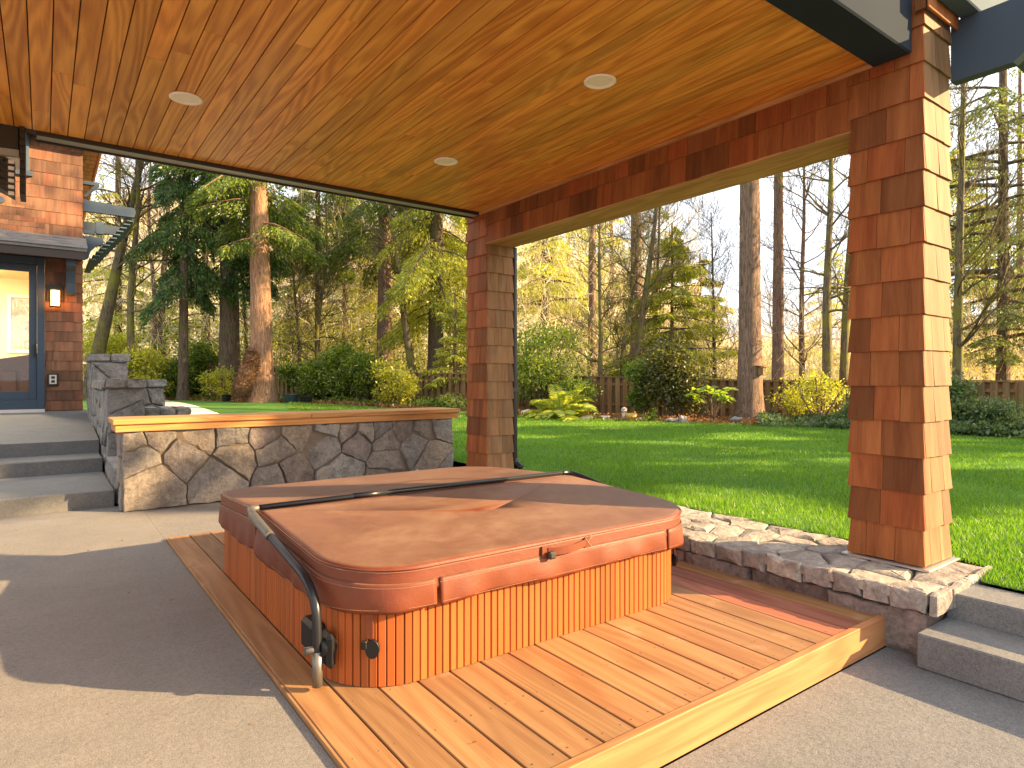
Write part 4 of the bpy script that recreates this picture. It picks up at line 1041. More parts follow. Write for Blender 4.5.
# ------------------------------------------------------------------ VEGETATION
def trunk_mesh(pts, rad, parent, mat, n=14, flare=1.5, seed=0, furrow=.06):
    V, Fq = [], []; P = spline(pts, 10); L = len(P); rs = []
    for i in range(L):
        t = i / (L - 1); r = rad[0] + (rad[1] - rad[0]) * t; r *= 1 + (flare - 1) * math.exp(-t * 28); rs.append(r)
    tube_arrays(P, rs, n, V, Fq); V = np.array(V).reshape(L, n, 3); C = np.array([(p.x, p.y, p.z) for p in P])[:, None, :]
    ph = np.arange(n) / n * 2 * PI
    k = 1 + furrow * np.sin(ph * 5 + seed)[None, :] + furrow * .8 * np.sin(ph * 3 + seed * 2 + np.arange(L)[:, None] * .13) + RNG.uniform(-.03, .03, (L, n))
    V = C + (V - C) * k[..., None]
    o = npobj('trunk', V.reshape(-1, 3), Fq, mat, parent); o.data.polygons.foreach_set('use_smooth', [True] * len(o.data.polygons)); return P
def conifer(px, d, dia, H, zc, Lm, nleaf, label, leaf='cedar_leaf', bark='bark_dark', lean=0, droop=.55, ls=.16, name='cedar_tree', cat='cedar tree', step=.44, vis=11, xy=None, azbias=None):
    x, y = xy or at(px, d); z0 = gz(x, y) - .1
    t = empty(name, (x, y, z0), label, cat, 'tall conifers around the garden')
    top = (x + lean, y - lean * .3, H)
    P = trunk_mesh([(x, y, z0), (x + lean * .3, y - lean * .1, H * .3), (x + lean * .7, y - lean * .2, H * .65), top], (dia / 2, dia * .12), t, bark, seed=px)
    def axis(z):
        f = min(1, max(0, (z - z0) / (H - z0))); i = min(len(P) - 2, int(f * (len(P) - 1))); return P[i].lerp(P[i + 1], f * (len(P) - 1) - i)
    V, Fq = [], []; LP, LD, LL = [], [], []
    z = zc; br_list = []
    while z < H - .3:
        f = (z - zc) / (H - zc); ln = Lm * (1 - f) ** .8 * (.75 + .5 * min(1, f * 6)); k = 2 if z < vis + 3 else 1
        for _ in range(k):
            az = random.uniform(0, 2 * PI); l = ln * random.uniform(.55, 1.15); br_list.append((z + random.uniform(-.2, .2), az, l, 1 if z < vis + 2 else .35))
        z += step * (1 if z < vis + 2 else 1.8)
    tot = sum(b[2] * b[3] for b in br_list)
    for (zb, az, l, wgt) in br_list:
        o = axis(zb); a = random.uniform(-.05, .25); dr_ = droop * random.uniform(.7, 1.2)
        def bp(tt): return np.stack([o.x + math.cos(az) * l * tt, o.y + math.sin(az) * l * tt, o.z + l * (a * tt - dr_ * tt * tt + dr_ * .35 * tt ** 3)], -1)
        ts = np.linspace(0, 1, 6); pp = bp(ts); tube_arrays([tuple(q) for q in pp], [max(.008, .02 * l * (1 - q * .85)) for q in ts], 4, V, Fq)
        n = max(8, int(nleaf * l * wgt / tot)); tt = RNG.uniform(.12, 1, n) ** .8
        ntw = max(5, int(l * 7)); tw = RNG.integers(0, ntw, n); tt = (tw + .5) / ntw * .88 + .12; tt = np.clip(tt + RNG.normal(0, .012, n), 0, 1)
        sgn = np.where(RNG.uniform(0, 1, n) < .5, -1, 1); wmax = l * .34 * (1.12 - tt) + .12; s = RNG.uniform(0, 1, n) * wmax
        base = bp(tt); px_, py_ = -math.sin(az), math.cos(az)
        P_ = base.copy(); P_[:, 0] += px_ * sgn * s + math.cos(az) * s * .45; P_[:, 1] += py_ * sgn * s + math.sin(az) * s * .45
        P_[:, 2] -= s * (.35 + .5 * droop) + RNG.uniform(0, 1, n) ** 2 * .5 * droop
        D = np.stack([px_ * sgn * .7 + math.cos(az) * .6, py_ * sgn * .7 + math.sin(az) * .6, np.full(n, -.55 - droop * .5)], 1) + RNG.normal(0, .35, (n, 3))
        LP.append(P_); LD.append(unit(D)); LL.append(RNG.uniform(.6, 1.3, n) * ls)
    LP, LD, LL = np.concatenate(LP), np.concatenate(LD), np.concatenate(LL)
    npobj('branches', V, Fq, bark, t)
    Vv, Ff = blades(LP, LD, LL, LL * .34); npobj('crown', Vv, Ff, leaf, t)
    return t
CED = [
 # px, d, dia, H, crown base, branch length, leaves, label, leaf, bark, lean, droop
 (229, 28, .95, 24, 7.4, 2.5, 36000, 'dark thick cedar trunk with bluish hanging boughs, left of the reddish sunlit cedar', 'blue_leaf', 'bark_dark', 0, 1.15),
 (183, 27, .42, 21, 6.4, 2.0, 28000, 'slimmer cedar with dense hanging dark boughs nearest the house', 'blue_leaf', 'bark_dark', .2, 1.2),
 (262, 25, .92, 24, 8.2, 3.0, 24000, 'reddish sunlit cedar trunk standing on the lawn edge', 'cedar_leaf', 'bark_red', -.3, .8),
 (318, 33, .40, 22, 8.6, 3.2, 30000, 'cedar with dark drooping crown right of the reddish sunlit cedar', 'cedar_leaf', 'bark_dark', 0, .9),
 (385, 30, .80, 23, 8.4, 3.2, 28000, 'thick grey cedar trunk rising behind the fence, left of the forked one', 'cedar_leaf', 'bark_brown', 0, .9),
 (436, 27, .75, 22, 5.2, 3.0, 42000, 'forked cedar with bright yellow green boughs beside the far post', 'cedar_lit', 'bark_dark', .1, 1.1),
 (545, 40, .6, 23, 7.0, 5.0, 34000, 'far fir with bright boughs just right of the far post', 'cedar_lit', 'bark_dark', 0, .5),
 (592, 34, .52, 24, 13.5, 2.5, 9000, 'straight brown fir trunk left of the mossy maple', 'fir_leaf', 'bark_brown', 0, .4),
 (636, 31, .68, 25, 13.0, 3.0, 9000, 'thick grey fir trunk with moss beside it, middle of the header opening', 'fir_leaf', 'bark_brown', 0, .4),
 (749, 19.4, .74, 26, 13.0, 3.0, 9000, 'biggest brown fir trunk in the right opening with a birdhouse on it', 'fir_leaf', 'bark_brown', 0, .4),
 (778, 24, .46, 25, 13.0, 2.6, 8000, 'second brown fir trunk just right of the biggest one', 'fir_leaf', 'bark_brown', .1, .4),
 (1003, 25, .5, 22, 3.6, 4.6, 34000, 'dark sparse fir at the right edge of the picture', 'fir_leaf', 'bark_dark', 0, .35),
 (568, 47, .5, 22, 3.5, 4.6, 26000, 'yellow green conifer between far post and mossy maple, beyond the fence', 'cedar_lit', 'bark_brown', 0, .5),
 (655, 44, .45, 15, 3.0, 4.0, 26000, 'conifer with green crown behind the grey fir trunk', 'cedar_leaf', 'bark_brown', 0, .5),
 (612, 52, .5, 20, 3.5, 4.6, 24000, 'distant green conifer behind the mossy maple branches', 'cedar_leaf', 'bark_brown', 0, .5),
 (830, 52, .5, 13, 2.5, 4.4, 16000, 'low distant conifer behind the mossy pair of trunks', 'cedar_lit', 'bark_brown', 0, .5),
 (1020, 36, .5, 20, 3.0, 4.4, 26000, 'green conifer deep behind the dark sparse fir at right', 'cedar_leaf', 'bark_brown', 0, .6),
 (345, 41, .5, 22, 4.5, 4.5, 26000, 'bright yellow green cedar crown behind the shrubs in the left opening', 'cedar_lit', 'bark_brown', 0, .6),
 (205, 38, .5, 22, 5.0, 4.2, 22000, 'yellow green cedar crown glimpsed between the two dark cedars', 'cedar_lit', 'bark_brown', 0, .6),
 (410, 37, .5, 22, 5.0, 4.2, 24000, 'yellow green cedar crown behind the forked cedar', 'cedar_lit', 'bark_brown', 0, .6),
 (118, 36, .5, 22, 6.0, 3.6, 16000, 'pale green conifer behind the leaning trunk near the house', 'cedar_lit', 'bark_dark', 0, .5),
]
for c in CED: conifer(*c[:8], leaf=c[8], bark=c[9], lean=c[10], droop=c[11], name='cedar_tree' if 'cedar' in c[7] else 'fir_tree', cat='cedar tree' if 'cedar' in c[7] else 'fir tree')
# young bright conifers seen lower down
for (px, d, H, Lm, n, lab, lf_) in (
    (672, 26, 7.8, 2.7, 48000, 'young bright green conifer rising behind the dark holly', 'cedar_lit'),
    (700, 46, 10.5, 3.4, 16000, 'pale yellowish conifer in the distance left of the biggest trunk', 'cedar_lit'),
    (455, 24.8, 4.8, 1.7, 12000, 'small bright cedar leaning over the fence beside the far post', 'cedar_lit'),
    (300, 60, 22, 5, 14000, 'distant conifer on the hillside behind the reddish cedar', 'fir_leaf'),
    (352, 55, 22, 5, 12000, 'distant conifer on the hillside between grey and reddish cedars', 'fir_leaf'),
    (540, 70, 24, 6, 12000, 'distant tall conifer on the hillside just right of the far post', 'fir_leaf'),
    (610, 62, 20, 5, 12000, 'distant conifer on the hillside behind the mossy maple', 'cedar_lit'),
    (958, 45, 18, 5, 12000, 'distant conifer just right of the near shingled post', 'cedar_lit')):
    conifer(px, d, .22 if d < 40 else .45, H, .8 if d < 40 else 4.0, Lm, n, lab, leaf=lf_, bark='bark_brown', droop=.35, ls=.14 if d < 40 else .34, name='conifer', cat='conifer', step=.17 if d < 40 else .4, vis=30)

def bare_tree(px, d, dia, H, label, bark='bark_moss', lean=(0, 0), levels=4, spread=.55, first=.35, name='bare_tree', seed=0, nb=5, twigmat=None, twist=.75):
    x, y = at(px, d); z0 = gz(x, y) - .1; rnd = random.Random(seed + px)
    t = empty(name, (x, y, z0), label, 'bare tree', 'leafless trees around the garden')
    V, Fq = [], []; TP, TD = [], []
    wx = rnd.uniform(-.15, .15)
    top = (x + lean[0], y + lean[1], H)
    P = trunk_mesh([(x, y, z0), (x + lean[0] * .3 + wx, y + lean[1] * .3, z0 + H * .33), (x + lean[0] * .7 - wx, y + lean[1] * .7, z0 + H * .66), top], (dia / 2, dia * .08), t, bark, n=10, flare=1.35, seed=px)
    def grow(p, dvec, l, r, lv):
        k = 5; pts = [p]; dd = dvec.copy()
        for i in range(k):
            dd = (dd + Vector((rnd.uniform(-1, 1), rnd.uniform(-1, 1), rnd.uniform(-.5, .9))) * twist * .5).normalized(); pts.append(pts[-1] + dd * l / k)
        tube_arrays(pts, [max(.005, r * (1 - .8 * i / k)) for i in range(k + 1)], 5 if lv > 1 else 3, V, Fq)
        if lv <= 0: return
        for j in range(6 if lv > 1 else 7):
            q = rnd.randint(1, k); nd = (dd + Vector((rnd.uniform(-1, 1), rnd.uniform(-1, 1), rnd.uniform(-.4, .8))) * spread * 1.6).normalized()
            grow(pts[q], nd, l * rnd.uniform(.4, .65), r * .5 * (1 - q / k * .4), lv - 1)
    nbr = int(nb * 3.6)
    for i in range(nbr):
        f = first + (1 - first) * (i + rnd.random()) / nbr * .97
        idx = min(len(P) - 1, int(f * (len(P) - 1))); az = rnd.uniform(0, 2 * PI)
        grow(P[idx], Vector((math.cos(az), math.sin(az), rnd.uniform(.1, .9))).normalized(), H * .26 * (1.15 - f * .6) * rnd.uniform(.6, 1.2), dia * .15 * (1.1 - f * .7), levels - 2)
    npobj('branches', V, Fq, bark, t); return t
BT = [
 (86, 27, .62, 13, 'thick dark mossy trunk leaning right beside the house', (2.4, -1.2), 'bark_moss', .45),
 (133, 27, .36, 13, 'slender mossy trunk right of the leaning one', (.1, 0), 'bark_moss', .3),
 (152, 33, .32, 14, 'left one of two close sunlit brown trunks beyond the fence', (0, 0), 'bark_brown', .5),
 (164, 33.5, .46, 15, 'right one of two close sunlit brown trunks beyond the fence', (.1, 0), 'bark_brown', .5),
 (206, 36, .45, 15, 'brown trunk seen between the two big cedars at left', (0, 0), 'bark_brown', .5),
 (300, 31, .20, 9, 'thin mossy branching tree just right of the reddish cedar', (-.3, .2), 'bark_moss', .2),
 (318, 30, .26, 10, 'dark mossy forked tree in front of the fence shrubs', (.3, -.2), 'bark_moss', .2),
 (345, 36, .32, 14, 'pale sunlit trunk left of the grey cedar', (.1, 0), 'bark_brown', .4),
 (362, 40, .3, 14, 'thin brown trunk close left of the grey cedar', (-.2, 0), 'bark_moss', .4),
 (418, 26.5, .40, 9.5, 'curving dark stem joined low with the forked cedar', (-1.2, .7), 'bark_moss', .4),
 (599, 24, .24, 8.5, 'light mossy maple with many upright branches over the fence', (.1, 0), 'bark_moss', .15),
 (622, 25, .24, 8, 'dark crooked small tree between maple and grey fir', (.5, -.3), 'bark_moss', .2),
 (632, 24.5, .34, 11, 'yellow mossy trunk bending right in front of grey fir', (1.1, -.7), 'bark_moss', .35),
 (656, 28, .22, 12, 'thin dark trunk right of the yellow mossy one', (.2, 0), 'bark_dark', .35),
 (716, 27, .20, 8.5, 'fine branched bare tree against the sky left of the biggest trunk', (-.2, .1), 'bark_dark', .15),
 (803, 26, .26, 13, 'slender bare tree with fine side twigs in the sky gap', (0, 0), 'bark_brown', .15),
 (829, 21, .36, 12, 'left mossy trunk of the pair beside the near post', (.2, .1), 'bark_moss', .3),
 (843, 22, .34, 13, 'right mossy trunk of the pair beside the near post', (.5, -.3), 'bark_moss', .3),
 (957, 17.6, .30, 12, 'mossy ivy clad trunk right of the near shingled post', (.2, -.1), 'bark_moss', .2),
 (985, 28, .25, 12, 'thin bare tree near the right picture edge', (.3, 0), 'bark_moss', .15),
 (248, 33, .24, 11, 'thin mossy tree behind the reddish sunlit cedar', (-.4, .2), 'bark_moss', .2),
 (375, 42, .22, 14, 'farthest thin trunk behind the grey cedar', (0, 0), 'bark_brown', .4),
 (465, 32, .24, 11, 'thin mossy tree behind the bright boughs at the far post', (.2, 0), 'bark_moss', .2),
]
for i, (px, d, dia, H, lab, lean, bk, fi) in enumerate(BT): bare_tree(px, d, dia, H, lab, bk, lean, first=fi, seed=i * 13, nb=6 if dia > .3 else 9, levels=4)

def bush(px, d, w, h, n, label, leaf='shrub', ls=.11, zb=0, name='shrub', lobes=7, cat='shrub', group='shrubs along the fence', aspect=.5, hollow=.55, z0=None, xy=None):
    x, y = xy or at(px, d); zg = gz(x, y) if z0 is None else z0; t = empty(name, (x, y, zg), label, cat, group)
    rnd = random.Random(int(px * 7 + d)); L = []
    for i in range(lobes):
        a = rnd.uniform(0, 2 * PI); rr_ = rnd.uniform(0, .62) * w / 2; hz_ = zb + (h - zb) * rnd.uniform(.22, .80)
        if i == 0: rr_ = 0; hz_ = h * .72
        L.append((x + rr_ * math.cos(a), y + rr_ * math.sin(a), zg + hz_, w * rnd.uniform(.10, .25), (h) * rnd.uniform(.08, .21)))
    i = RNG.integers(0, len(L), n); A = np.array(L)[i]
    D = unit(RNG.normal(0, 1, (n, 3))); rad = np.where(RNG.uniform(0, 1, n) < .3, RNG.uniform(.9, 1.6, n), RNG.uniform(hollow, 1.05, n) ** .7) * (1 + .25 * np.sin(D[:, 0] * 7 + i) * np.sin(D[:, 2] * 9))
    P = A[:, :3] + D * np.stack([A[:, 3], A[:, 3], A[:, 4]], 1) * rad[:, None]; P[:, 2] = np.maximum(P[:, 2], zg + .03)
    dirs = unit(D * .6 + RNG.normal(0, .6, (n, 3))); ll = RNG.uniform(.6, 1.3, n) * ls
    V, Fq = [], []
    for (lx_, ly_, lz_, a_, b_) in L:
        tube_arrays(spline([(x + rnd.uniform(-.1, .1), y + rnd.uniform(-.1, .1), zg - .02), ((x + lx_) / 2 + rnd.uniform(-.1, .1), (y + ly_) / 2, (zg + lz_) / 2), (lx_, ly_, lz_ + b_ * .5)], 4), .018, 5, V, Fq)
    npobj('stems', V, Fq, 'bark_brown', t)
    Vv, Ff = blades(P, dirs, ll, ll * aspect); npobj('foliage', Vv, Ff, leaf, t); return t
BU = [
 (112, 29, 3.2, 3.4, 7000, 'tall loose yellow green shrub beside the house corner', 'shrub_yellow', .13),
 (143, 27, 2.2, 2.3, 5000, 'yellow green shrub behind the tallest stone pillar', 'shrub_yellow', .12),
 (178, 28.5, 2.6, 1.9, 8000, 'dark evergreen shrub against the fence above the pale path', 'shrub', .12),
 (200, 29, 2.6, 2.6, 8000, 'broad green shrub left of the two big cedars', 'shrub', .12),
 (222, 26.6, 2.0, 1.5, 1900, 'pale leaved shrub at the foot of the dark cedar', 'shrub_yellow', .10),
 (296, 27, 1.6, 1.7, 5000, 'green shrub right of the reddish cedar base', 'shrub', .11),
 (318, 25.5, 2.2, 1.7, 8000, 'bushy evergreen by the fence behind the dark tubs', 'shrub', .11),
 (340, 25.5, 2.4, 2.6, 9000, 'tall dark evergreen shrub in the middle of the left opening', 'shrub', .11),
 (366, 25, 2.0, 2.0, 7000, 'dark shrub below the thick grey cedar', 'shrub', .11),
 (396, 23.5, 2.2, 1.8, 2300, 'sunny yellow green rhododendron in front of the fence', 'shrub_yellow', .13),
 (541, 22, 3.0, 3.4, 7000, 'loose see-through shrub over the fence right of the far post', 'shrub', .10),
 (522, 24, 1.6, 2.2, 5000, 'green shrub close right of the far post', 'shrub', .10),
 (575, 21.5, 1.8, 1.3, 3500, 'low green shrub between fern and fence', 'shrub', .10),
 (672, 19.6, 2.3, 2.65, 16000, 'big dark holly bush in front of the fence', 'holly', .10),
 (645, 20.4, 1.6, 2.0, 7000, 'smaller green bush joining the holly on its left', 'shrub', .10),
 (820, 17.5, 2.4, 1.5, 1700, 'feathery golden shrub against the fence left of the near post', 'shrub_yellow', .08),
 (793, 18.5, 1.5, 1.1, 1200, 'golden low shrub right of the biggest trunk', 'shrub_yellow', .08),
 (948, 15.2, 1.2, 1.5, 3500, 'blue green shrub just right of the near shingled post', 'ivy', .10),
 (985, 14.4, 1.5, .9, 2600, 'sparse shrub in front of the fence at right', 'ivy', .09),
 (865, 16, 1.6, 1.0, 3000, 'shrub standing behind the near shingled post', 'ivy', .09),
]
for (px, d, w_, h_, n_, lab, lf_, ls_) in BU: bush(px, d, w_, h_, int(n_ * 1.25), lab, lf_, ls_, lobes=20 if w_ > 2 else 12)
# rusty leaves on the holly
# bright leafed plant
x, y = at(713, 18.6); t = empty('leafy_plant', (x, y, gz(x, y)), 'bright lime green broad leaved plant beside the biggest trunk', 'plant')
V, Fq = [], []; P, D, L = [], [], []
for k in range(16):
    a = 2 * PI * k / 16 + random.uniform(-.2, .2); r = random.uniform(.25, .7); tip = Vector((x + math.cos(a) * r, y + math.sin(a) * r, gz(x, y) + random.uniform(.65, 1.1)))
    tube_arrays(spline([(x, y, gz(x, y)), ((x + tip.x) / 2, (y + tip.y) / 2, tip.z * .75), tuple(tip)], 4), .009, 4, V, Fq)
    for j in range(10): P.append(tuple(tip)); b_ = 2 * PI * j / 10; D.append((math.cos(b_), math.sin(b_), random.uniform(-.7, .1))); L.append(random.uniform(.18, .30))
npobj('stems', V, Fq, 'bark_brown', t); Vv, Ff = blades(np.array(P), unit(np.array(D)), np.array(L), np.array(L) * .42); npobj('leaves', Vv, Ff, 'bright', t)

def fern(px, d, h, label, leaf='fern', nf=22):
    x, y = at(px, d); z0 = gz(x, y); t = empty('fern', (x, y, z0), label, 'fern', 'ferns in the garden bed'); P, D, L = [], [], []; V, Fq = [], []
    for k in range(nf):
        a = 2 * PI * k / nf + random.uniform(-.2, .2); up_ = random.uniform(.5, 1.35); ln = h * random.uniform(.8, 1.15); pts = []
        for j in range(14):
            s = j / 13; pts.append(Vector((x + math.cos(a) * ln * s * .9 * (1.5 - up_ * .7), y + math.sin(a) * ln * s * .9 * (1.5 - up_ * .7), z0 + ln * (up_ * s - .62 * s * s * (1.4 - .3 * up_)))))
        tube_arrays(pts, .006, 3, V, Fq)
        for j in range(2, 14):
            tdir = (pts[j] - pts[j - 1]).normalized(); sd = tdir.cross(Vector((0, 0, 1))).normalized(); wd = ln * .22 * math.sin(PI * (.15 + .8 * j / 14))
            for s_ in (-1, 1):
                for hh in (0, .5):
                    P.append(tuple(pts[j] - tdir * hh * ln / 14)); D.append(tuple((sd * s_ + tdir * .4).normalized())); L.append(wd)
    npobj('midribs', V, Fq, 'bright', t); L = np.array(L); Vv, Ff = blades(np.array(P), np.array(D), L, L * .28); npobj('fronds', Vv, Ff, leaf, t)
fern(561, 19.4, 1.6, 'large sunlit sword fern in the bed right of the far post')
fern(578, 19.3, .8, 'smaller sunlit fern just right of the large one', nf=14)
fern(545, 19.8, .8, 'small fern left of the large sunlit one', nf=14)
fern(650, 18.6, .5, 'small dark green fern under the holly bush', 'shrub', 12)

def cover_stuff(name, label, polypx, n, leaf, ls, hmax, cat):
    """leafy ground cover; polypx = [(px, dnear, dfar)...]"""
    px = RNG.uniform(polypx[0][0], polypx[-1][0], n); xs_ = [p[0] for p in polypx]; dn = np.interp(px, xs_, [p[1] for p in polypx]); df = np.interp(px, xs_, [p[2] for p in polypx])
    d = dn + (df - dn) * RNG.uniform(0, 1, n); u = (px - 512) / F; x = d * (FW[0] + RT[0] * u); y = d * (FW[1] + RT[1] * u)
    hm = hmax * (.45 + .55 * np.sin(x * 3.1 + np.sin(y * 2.2)) * np.sin(y * 2.7 + x)) ; hm = np.clip(hm, .12 * hmax, hmax)
    z = gz_np(x, y) + RNG.uniform(.2, 1, n) * hm
    D = unit(RNG.normal(0, 1, (n, 3)) + np.array([0, 0, .5])); L = RNG.uniform(.6, 1.3, n) * ls
    V, Fq = blades(np.stack([x, y, z], 1), D, L, L * .7); props(npobj(name, V, Fq, leaf), label, cat, kind='stuff')
cover_stuff('ground_cover', 'low ivy ground cover along the lawn edge before the right fence', [(760, 16.6, 18.5), (850, 15.3, 17.8), (950, 13.9, 16.0), (1100, 12.4, 15)], 26000, 'ivy', .10, .34, 'ground cover')
cover_stuff('fallen_leaves', 'rusty fallen leaves along the garden bed', [(500, 20.4, 22.3), (620, 18.6, 21), (760, 16.7, 20), (1050, 13, 15.6)], 9000, 'rust', .10, .10, 'leaves')
cover_stuff('leaf_litter', 'brown leaves and twigs under the left shrubs', [(150, 27.5, 31), (300, 24.5, 27.5), (460, 21.3, 23)], 7000, 'rust', .10, .08, 'leaves')
cover_stuff('ground_leaves', 'low green leaves at the foot of the left shrubs', [(150, 28, 32), (300, 25, 28), (460, 21.6, 23.4)], 9000, 'shrub', .11, .3, 'ground cover')
def far_understory(n, px0, px1, d0, d1, h0, h1, leaf, ls, name, label):
    px = RNG.uniform(px0, px1, n); d = RNG.uniform(d0, d1, n); u = (px - 512) / F; x = d * (FW[0] + RT[0] * u); y = d * (FW[1] + RT[1] * u)
    hh = h0 + (h1 - h0) * np.clip(.5 + .5 * np.sin(px * .11 + 1.3) * np.sin(px * .047 + d * .8) + RNG.normal(0, .12, n), 0, 1)
    z = gz_np(x, y) + RNG.uniform(.1, 1, n) ** .8 * hh
    c = np.round(np.stack([x, y, z], 1) * 1.6) / 1.6; P = c + RNG.normal(0, .17, (n, 3))
    D = unit(RNG.normal(0, 1, (n, 3))); L = RNG.uniform(.6, 1.3, n) * ls; V, Fq = blades(P, D, L, L * .5); props(npobj(name, V, Fq, leaf), label, 'undergrowth', kind='stuff')
far_understory(26000, 85, 500, 31, 42, 1.0, 5.5, 'shrub_yellow', .17, 'undergrowth', 'yellow green undergrowth beyond the left fences')
far_understory(26000, 85, 720, 30, 38, .8, 4.4, 'shrub', .16, 'undergrowth', 'dark green undergrowth beyond the fences')
far_understory(14000, 700, 1100, 27, 40, .5, 3.2, 'shrub_yellow', .15, 'undergrowth', 'golden undergrowth beyond the right fence')
def twigs(n, px0, px1, d0, d1, h, mat, name, label, w=.018):
    px = RNG.uniform(px0, px1, n); d = RNG.uniform(d0, d1, n); u = (px - 512) / F; x = d * (FW[0] + RT[0] * u); y = d * (FW[1] + RT[1] * u)
    z = gz_np(x, y) + RNG.uniform(0, 1, n) ** 1.4 * h; D = unit(RNG.normal(0, .6, (n, 3)) + np.array([0, 0, .8])); L = RNG.uniform(.5, 2.0, n)
    V, Fq = blades(np.stack([x, y, z], 1), D, L, w); props(npobj(name, V, Fq, mat), label, 'undergrowth', kind='stuff')
twigs(20000, 85, 700, 30, 44, 9.5, 'brush', 'bare_twigs', 'bare sunlit twigs in the woods beyond the left fence', .03)
twigs(12000, 690, 1100, 24, 40, 4.6, 'brush', 'bare_twigs', 'bare sunlit twigs in the woods beyond the right fence', .022)

n = 170; x = RNG.uniform(-3, 5, n); y = RNG.uniform(2, 8.3, n); k = ~((x > 1) & (x < 3.6) & (y > 2.6) & (y < 5.5)) & (x < 4.0) & ((x < .88) | (y > 1.85)); x, y = x[k], y[k]
z = np.where((x > .9) & (y < 6.47), .026, .004); D = unit(np.stack([RNG.normal(0, 1, len(x)), RNG.normal(0, 1, len(x)), RNG.uniform(0, .25, len(x))], 1)); L = RNG.uniform(.008, .03, len(x))
Vv, Ff = blades(np.stack([x, y, z], 1), D, L, L * .5); Vv[:, 2] = np.maximum(Vv[:, 2], np.repeat(z, 4)); props(npobj('dropped_leaves', Vv, Ff, 'rust'), 'tiny dry leaf scraps scattered over patio and deck', 'leaves', kind='stuff')
# ------------------------------------------------------------------ small garden things
# shaggy bear-like figure leaning against the cedar
x, y = at(247, 24.4); z0 = gz(x, y)
sh = empty('shaggy_figure', (x, y, z0), 'shaggy brown root-like figure leaning against the reddish cedar trunk', 'garden figure')
path_ = [(x - .35 * RT[0], y - .35 * RT[1], z0), (x - .22 * RT[0], y - .22 * RT[1], z0 + .45), (x - .05 * RT[0], y - .05 * RT[1], z0 + 1.0), (x + .15 * RT[0], y + .15 * RT[1], z0 + 1.5), (x + .18 * RT[0], y + .18 * RT[1], z0 + 1.95)]
bm = bmesh.new(); sp = spline(path_, 6); tube(bm, sp, [.16 + .13 * math.sin(PI * i / (len(sp) - 1)) + .03 * math.sin(i) for i in range(len(sp))], 12); obj('body', bm, 'bark_red', sh)
n = 9000; idx = RNG.integers(0, len(sp), n); C = np.array([tuple(p) for p in sp])[idx]; D = unit(RNG.normal(0, 1, (n, 3)) * np.array([1, 1, .5]) + np.array([0, 0, -.3])); rr_ = (.16 + .15 * np.sin(PI * idx / (len(sp) - 1)) + .05 * np.sin(idx * 1.3))
Vv, Ff = blades(C + D * rr_[:, None] * .9, unit(D + RNG.normal(0, .5, (n, 3))), RNG.uniform(.06, .16, n), .025); npobj('fibres', Vv, Ff, 'fur', sh)
def tub_thing(px, d, w, h, label, mat):
    x, y = at(px, d); z0 = gz(x, y); t = empty('plant_tub', (x, y, z0), label, 'tub', 'dark tubs on the lawn edge')
    bm = bmesh.new(); n = 24; prof = [(.8, 0), (1, 1), (1.08, 1.0), (1.08, .93), (.97, .93), (.93, .9), (.78, .12)]
    rings = [[bm.verts.new((x + w / 2 * r * math.cos(2 * PI * k / n), y + w / 2 * r * math.sin(2 * PI * k / n), z0 + h * zz)) for k in range(n)] for r, zz in prof]
    for a_, b_ in zip(rings[:-1], rings[1:]):
        for k in range(n): bm.faces.new((a_[k], a_[(k + 1) % n], b_[(k + 1) % n], b_[k]))
    bm.faces.new(rings[-1]); bm.faces.new(rings[0][::-1]); obj('bowl', bm, mat, t)
M['teal'] = plain('dark_teal_plastic', (.02, .05, .055), .4)
tub_thing(291, 24.6, .56, .32, 'dark teal tub right of the reddish cedar base', 'teal')
tub_thing(306, 24.3, .50, .26, 'black tub right of the dark teal one', 'plastic')
tub_thing(228, 25.4, .5, .28, 'black tub left of the reddish cedar base', 'plastic')
# pale rocks
def rock(px, d, w, h, label, mat='stone_cap'):
    x, y = at(px, d); z0 = gz(x, y); bm = bmesh.new(); bmesh.ops.create_icosphere(bm, subdivisions=3, radius=.5)
    rnd = random.Random(int(px * 3)); ph = [rnd.uniform(0, 6) for _ in range(4)]
    for v in bm.verts:
        c = v.co; k = 1 + .13 * math.sin(c.x * 9 + ph[0]) * math.sin(c.y * 8 + ph[1]) + .1 * math.sin(c.z * 11 + ph[2]); v.co = Vector((c.x * w * k + x, c.y * w * .7 * k + y, max(-.04, (c.z + .3) * h * k) + z0))
    o = obj('rock', bm, mat, None, (x, y, z0)); props(o, label, 'rock', 'pale rocks edging the garden bed')
M['pale_stone'] = plain('pale_stone', (.62, .52, .42), .9, 0, .2, 8, .5)
for (px, d, w_, h_, lab) in ((588, 19.3, .6, .16, 'flat pale rock right of the sunlit ferns'), (605, 19.4, .5, .14, 'second flat pale rock, right beside the sunlit ferns rock'), (672, 17.9, .5, .20, 'grey rock at the foot of the dark holly'), (683, 17.8, .3, .26, 'upright grey rock right of the holly foot'), (736, 17.8, .42, .28, 'grey rock at the foot of the biggest trunk'), (640, 18.7, .3, .14, 'small pale rock left under the holly'), (527, 20.6, .5, .2, 'pale rock near the far post downspout')):
    rock(px, d, w_, h_, lab, 'pale_stone' if 'pale' in lab else 'stone_grey')
x, y = at(624, 19.0); z0 = gz(x, y); fg = empty('garden_lantern', (x, y, z0), 'small pale stone garden lantern in the bed near the holly', 'garden ornament')
bm = bmesh.new(); cyl(bm, (x, y, z0), .11, .06, n=8); cyl(bm, (x, y, z0 + .061), .07, .20, n=8, r2=.06); obj('pedestal', bm, 'pale_stone', fg)
